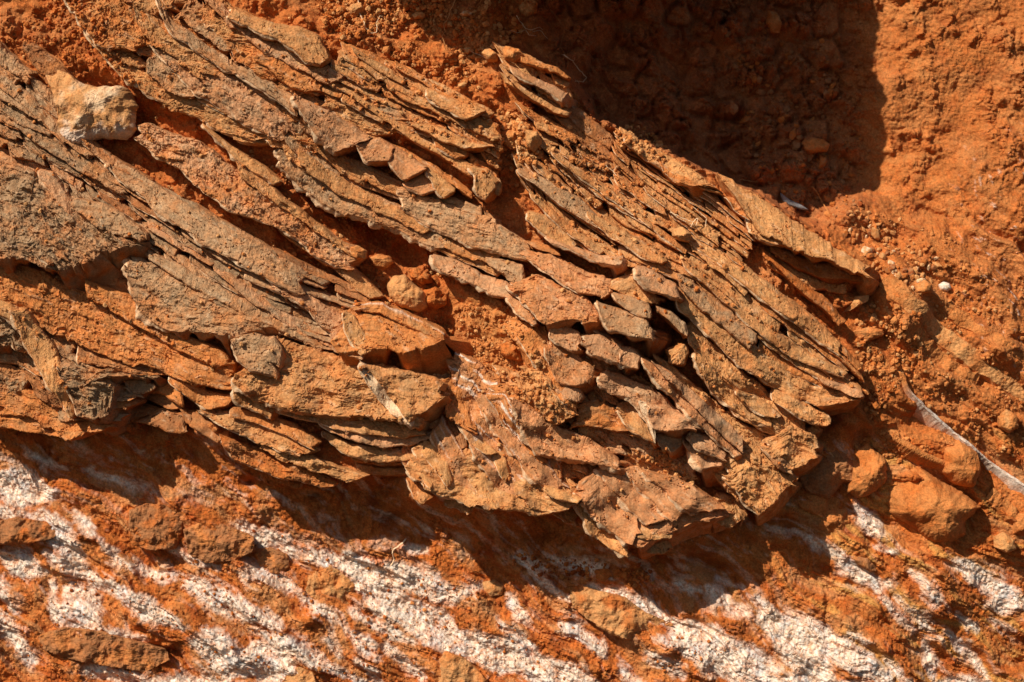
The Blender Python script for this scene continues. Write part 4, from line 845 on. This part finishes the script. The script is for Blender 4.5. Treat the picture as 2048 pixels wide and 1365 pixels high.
scatter('gravel_pebble', 130, "1650 430 1720 420 1800 470 1870 500 1880 570 1840 600 1780 560 1740 530 1690 470", (3.5, 12), [('r','b',1),('o','r',1),('y','o',1),('b','R',1),('t','o',1),('p','y',.6)],
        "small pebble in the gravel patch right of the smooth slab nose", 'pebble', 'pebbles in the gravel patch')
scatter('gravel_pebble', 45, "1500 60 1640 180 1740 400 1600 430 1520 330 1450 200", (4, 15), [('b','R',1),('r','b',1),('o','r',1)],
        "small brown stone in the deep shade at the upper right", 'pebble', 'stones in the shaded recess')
def crumbs(name, regs):
    """loose crumbs nobody could count: one sheet of many broken little bodies"""
    rng = np.random.default_rng(99); P = []
    for sd_ in range(8):
        th = np.linspace(0, 2 * math.pi, 8, endpoint=False); ph = np.array([.25, .9, 1.6, 2.3, 2.9]); TH, PH = np.meshgrid(th, ph)
        r = rng.uniform(.65, 1.2, TH.shape); P.append(np.stack([np.sin(PH) * np.cos(TH) * r, np.sin(PH) * np.sin(TH) * r, np.cos(PH) * r], -1).reshape(-1, 3))
    i = np.arange(40).reshape(5, 8); j = np.roll(i, -1, 1); F = np.stack([i[:-1], i[1:], j[1:], j[:-1]], -1).reshape(-1, 4)
    F = np.concatenate([F, [[0, 1, 2, 3], [0, 3, 4, 7], [4, 5, 6, 7]]])
    cos, fs, cl = [], [], []; b = 0
    BL = SURF.copy()
    for _ in range(14): BL = (BL + np.roll(BL, 1, 0) + np.roll(BL, -1, 0) + np.roll(BL, 1, 1) + np.roll(BL, -1, 1)) / 5
    for reg, n, s0, s1, cols in regs:
        cav = cols[0] == '*'; cols = cols.strip('*'); poly = pts(reg); x0, y0 = poly.min(0); x1, y1 = poly.max(0); cnt = 0
        uu, vv = rng.uniform(x0, x1, n * 5), rng.uniform(y0, y1, n * 5)
        ok = sdf(poly, uu, vv) > rng.uniform(0, 12, n * 5); dens = fbm(uu / 60, vv / 60, 3, 77) + .25 > rng.uniform(-.3, .5, n * 5)
        uu, vv = uu[ok & dens], vv[ok & dens]
        if cav:
            i = np.clip(((uu - sgx[0]) / SG).astype(int), 0, len(sgx) - 1); j = np.clip(((vv - sgy[0]) / SG).astype(int), 0, len(sgy) - 1)
            kk = (SURF - BL)[j, i] < rng.uniform(-9, 1, len(uu)); uu, vv = uu[kk], vv[kk]
        uu, vv = uu[:n], vv[:n]
        for u, v in zip(uu, vv):
            s_ = s0 * (s1 / s0)**(rng.random()**2.5); a, c, h = seat(u, v)
            q = P[rng.integers(8)] * s_ * rng.uniform(.7, 1.2, 3); an = rng.uniform(0, 6.28); ca_, sa_ = math.cos(an), math.sin(an)
            x, y = q[:, 0] * ca_ - q[:, 1] * sa_, q[:, 0] * sa_ + q[:, 1] * ca_
            cos.append(W3(a + x, c + y, h + .35 * s_ + q[:, 2])); fs.append(F + b); b += 40
            cc = COL[cols[rng.integers(len(cols))]] * rng.uniform(.85, 1.15); cl.append(np.tile(cc, (40, 1)))
    o = build(name, np.concatenate(cos), np.concatenate(fs), np.concatenate(cl), M_tiny)
    tag(o, "loose crumbs of orange and red soil strewn over the bank between the rocks", 'soil crumbs', None, 'stuff')
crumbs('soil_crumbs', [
  ("600 -20 1010 -20 1070 60 990 110 960 190 800 130 690 90 640 60", 1300, 1.8, 8, 'oory'),
  ("200 0 110 -10 40 40 30 90 110 110 300 200 430 270 420 290 260 130", 700, 1.6, 6, 'rrRo'),
  ("1000 210 1060 240 1090 320 1040 340 990 300 970 240", 350, 1.8, 8, 'ooy'),
  ("1110 260 1190 290 1240 340 1240 370 1150 340", 150, 1.8, 6, 'ob'),
  ("1225 248 1290 250 1340 300 1330 330 1240 300", 200, 1.8, 7, 'oy'),
  ("1720 600 1800 600 1850 700 1800 780 1740 860 1720 780 1700 660", 500, 1.8, 8, 'ooyr'),
  ("1740 860 1800 860 1880 900 1800 930 1700 900", 200, 1.8, 7, 'oor'),
  ("1700 400 1860 450 2080 560 2080 700 1900 620 1760 560", 420, 1.5, 6, 'oryo'),
  ("900 600 960 610 1050 650 1100 740 1120 850 1060 830 960 740 910 690", 450, 1.6, 6, 'yoo'),
  ("1240 890 1330 890 1400 960 1440 1000 1380 990 1300 940", 260, 1.6, 6, 'oy'),
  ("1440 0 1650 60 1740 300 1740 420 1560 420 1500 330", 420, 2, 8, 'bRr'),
  ("500 1040 760 1100 900 1150 1300 1200 1500 1300 1300 1365 600 1365 0 1365 0 1100 250 1130", 1100, 1.3, 4.5, 'rroR'),
  ("1000 1100 1300 1130 1320 1180 1040 1150", 250, 1.5, 6, 'roR'),
  ("130 0 640 0 1000 240 1230 330 1560 480 1720 780 1560 940 1250 1080 820 960 400 860 0 800 0 100", 3800, 1.3, 5.5, '*ootyr'),
  ("1740 560 1900 620 2080 740 2080 960 1900 880 1780 760", 700, 1.4, 6, 'ooyr'),
  ("690 90 960 190 1000 330 960 380 700 200", 500, 1.5, 6, '*oo'),
  ("1040 200 1230 300 1500 480 1460 620 1200 520 1040 340", 900, 1.5, 6, '*ooy'),
])

# ------------------------------------------------------------------ roots and twigs
def tube(paths, name, label, cat, col='p', lift=8, seed=1, group=None):
    co = []; fs = []; base = 0; cols = []; rng = np.random.default_rng(seed)
    for (path, r0, r1) in paths:
        P = pts(path); n = max(8, int(np.hypot(*np.diff(P, axis=0).T).sum() / 2.5)); Q = resample(P, n, False)
        Q = Q + np.stack([1.8 * fbm(np.arange(n) / 5, np.zeros(n), 2, seed), 1.8 * fbm(np.arange(n) / 5, np.ones(n), 2, seed + 3)], 1)
        Q = np.array([seat(a, b) for a, b in Q]); hs = Q[:, 2]
        ker = np.ones(7) / 7; hs = np.convolve(np.pad(hs, 3, 'edge'), ker, 'valid') + lift * (1 + .4 * fbm(np.arange(n) / 9, np.zeros(n), 2, seed + 7))
        hs[0] -= lift + 2
        for i in range(n):
            r = r0 + (r1 - r0) * i / (n - 1)
            for k in range(5):
                a = k * 1.2566; co.append((Q[i, 0] + r * math.cos(a), Q[i, 1] + r * math.sin(a) * .7, hs[i] + r * math.sin(a + .6)))
        for i in range(n - 1):
            for k in range(5):
                a = base + i * 5 + k; b = base + i * 5 + (k + 1) % 5; fs.append((a, b, b + 5, a + 5))
        base += n * 5
    co = np.array(co); w3 = W3(co[:, 0], co[:, 1], co[:, 2]); pc = np.tile(COL[col], (len(co), 1))
    return tag(build(name, w3, np.array(fs), pc, M_root, None, tuple(float(x) for x in w3.mean(0))), label, cat, group)
tube([("1033 30 1040 45 1052 60 1065 62", 1.0, .7), ("1052 60 1035 68 1020 62", .8, .4), ("1052 60 1058 72 1072 74", .8, .4), ("1060 62 1078 56 1085 62", .7, .3), ("1065 64 1080 62 1095 80", .7, .3)], 'root', "branching pale root below the big speckled stone at the top", 'root', 'p', 9, 3)
tube([("1125 110 1145 125 1158 142 1172 158 1166 166 1148 165", 1.3, .8), ("1158 168 1150 162", .8, .5), ("1145 125 1150 118", .6, .3)], 'root', "pale hooked root hanging beside the dark recess", 'root', 'p', 16, 5)
tube([("717 0 720 15 718 25 728 45 734 60 744 68 754 67 753 50", 1.0, .6), ("753 50 760 34 766 36", .6, .4)], 'root', "looping pale root in the topsoil at the top left of centre", 'root', 'p', 8, 7)
tube([("912 0 900 25 896 40 888 50 890 65", 1.1, .7), ("896 40 885 30", .6, .3), ("890 65 884 75 892 95", .6, .4), ("905 20 902 35", .5, .3)], 'root', "forked root growing down from the top edge into the clods", 'root', 't', 9, 9)
tube([("928 97 950 108 975 118 990 128", .9, .5)], 'root', "short straight root lying over the clods above the slivers", 'root', 'p', 7, 10)
tube([("1340 425 1365 438 1385 445 1395 436 1392 450", 1.1, .6), ("1385 445 1380 455", .7, .4)], 'root', "thin curled root on the thin beds at the upper right", 'root', 'p', 12, 12)
tube([("1403 430 1412 438 1410 455", .9, .5), ("1385 415 1403 430", .7, .8)], 'root', "short forked root right of the curled one", 'root', 'p', 12, 14)
tube([("1480 360 1500 364 1515 365", .9, .5)], 'root', "single straight root lying on the rim of the shaded recess", 'root', 'y', 10, 15)
tube([("1622 373 1632 385 1638 400 1645 410 1655 425", 1.4, 1.0)], 'twig', "bent orange twig standing above the gravel patch", 'twig', 'o', 14, 16)
tube([("812 1077 800 1090 788 1098 785 1105 789 1118 782 1130", 1.7, 1.0), ("788 1098 780 1092", 1.0, .5)], 'twig', "pale forked twig in front of the shaded ledge at the bottom", 'twig', 'p', 10, 18)
tube([("985 85 1000 110 1030 130 1050 150", .7, .4), ("1000 110 1010 100 1030 104", .5, .3)], 'root', "hair thin root crossing left of the short stack", 'root', 't', 10, 19)
tube([("1110 270 1130 290 1150 300 1185 320", .8, .5), ("1130 290 1125 305 1140 320", .6, .3), ("1150 300 1160 290 1180 290", .6, .3), ("1160 310 1155 325 1175 335", .6, .3)], 'root', "tangle of thin brown roots in the shaded notch", 'root', 'b', 10, 21)
tube([("1100 20 1130 60 1180 90 1220 110", .8, .5), ("1130 60 1120 95 1140 130", .6, .3), ("1180 90 1170 130 1185 160", .6, .3)], 'root', "dark hanging roots in the shade at the top", 'root', 'b', 12, 23)
tube([("1310 50 1340 85 1380 110 1410 118", .9, .5), ("1260 20 1300 60 1320 90", .7, .4)], 'root', "long thin brown root in the deepest shade", 'root', 'b', 12, 25)
tube([("1210 330 1225 345 1232 352", .8, .5), ("1225 345 1232 335", .6, .4)], 'root', "tiny pale rootlet at the left of the splintered stack", 'root', 'p', 12, 27)
tube([("1820 575 1840 600 1870 606", .7, .4)], 'root', "hair fine root on the orange slope right of the gravel", 'root', 'y', 6, 29)
#  dead leaf
_a = lump('leaf', "1560 385 1575 398 1600 408 1618 420 1605 420 1580 412 1565 402", 7, 'g', "curled grey blue dead leaf behind the smooth slab nose", 'leaf', sink=2, seed=77, col2='k', rough=.2, planes=0)
at = _a.data.color_attributes["pigment"]; at.data.foreach_set("color", np.tile([.25, .27, .30, 1], len(_a.data.vertices)).astype(np.float32))

# ------------------------------------------------------------------ the top of the bank, jutting out above the frame
n1, n2 = 420, 60
tp = resample(pts("500 -560 540 -340 640 -185 750 -138 850 -100 950 -70 1030 -40 1090 -12 1200 0 1290 4 1345 2 1385 -25 1402 -80 1424 -170 1414 -250 1392 -330 1380 -600"), n1, False)
ar = np.arange(n1) * 2.6
nrm = np.gradient(tp, axis=0); nrm /= np.hypot(*nrm.T)[:, None]; nrm = np.stack([-nrm[:, 1], nrm[:, 0]], 1)
tp = tp + nrm * (26 * fbm(ar / 60, ar * 0, 3, 801) + 15 * fbm(ar / 22, ar * 0, 3, 805))[:, None]
ctr = np.array([1100.0, -700.0])
prof = [(.80, -150), (.84, 60), (.90, 180), (.955, 270), (.985, 310), (1.0, 330), (.995, 350), (.96, 362), (.8, 368), (.5, 372), (.2, 372)]
X = []; Y = []; Hh = []
for i, (k, h) in enumerate(prof):
    q = ctr + (tp - ctr) * k; j = 6 * fbm(ar / 30, ar * 0 + i, 3, 811 + i)
    X.append(q[:, 0] + nrm[:, 0] * j); Y.append(q[:, 1] + nrm[:, 1] * j); Hh.append(h + 5 * fbm(ar / 25, ar * 0 + i, 3, 831 + i))
X, Y, Hh = map(np.array, (X, Y, Hh))
o = build("overhanging_bank", W3(X, Y, Hh).reshape(-1, 3), gridfaces(n1, len(prof)), np.tile(COL['r'], (X.size, 1)), M_soil)
tag(o, kind='structure')
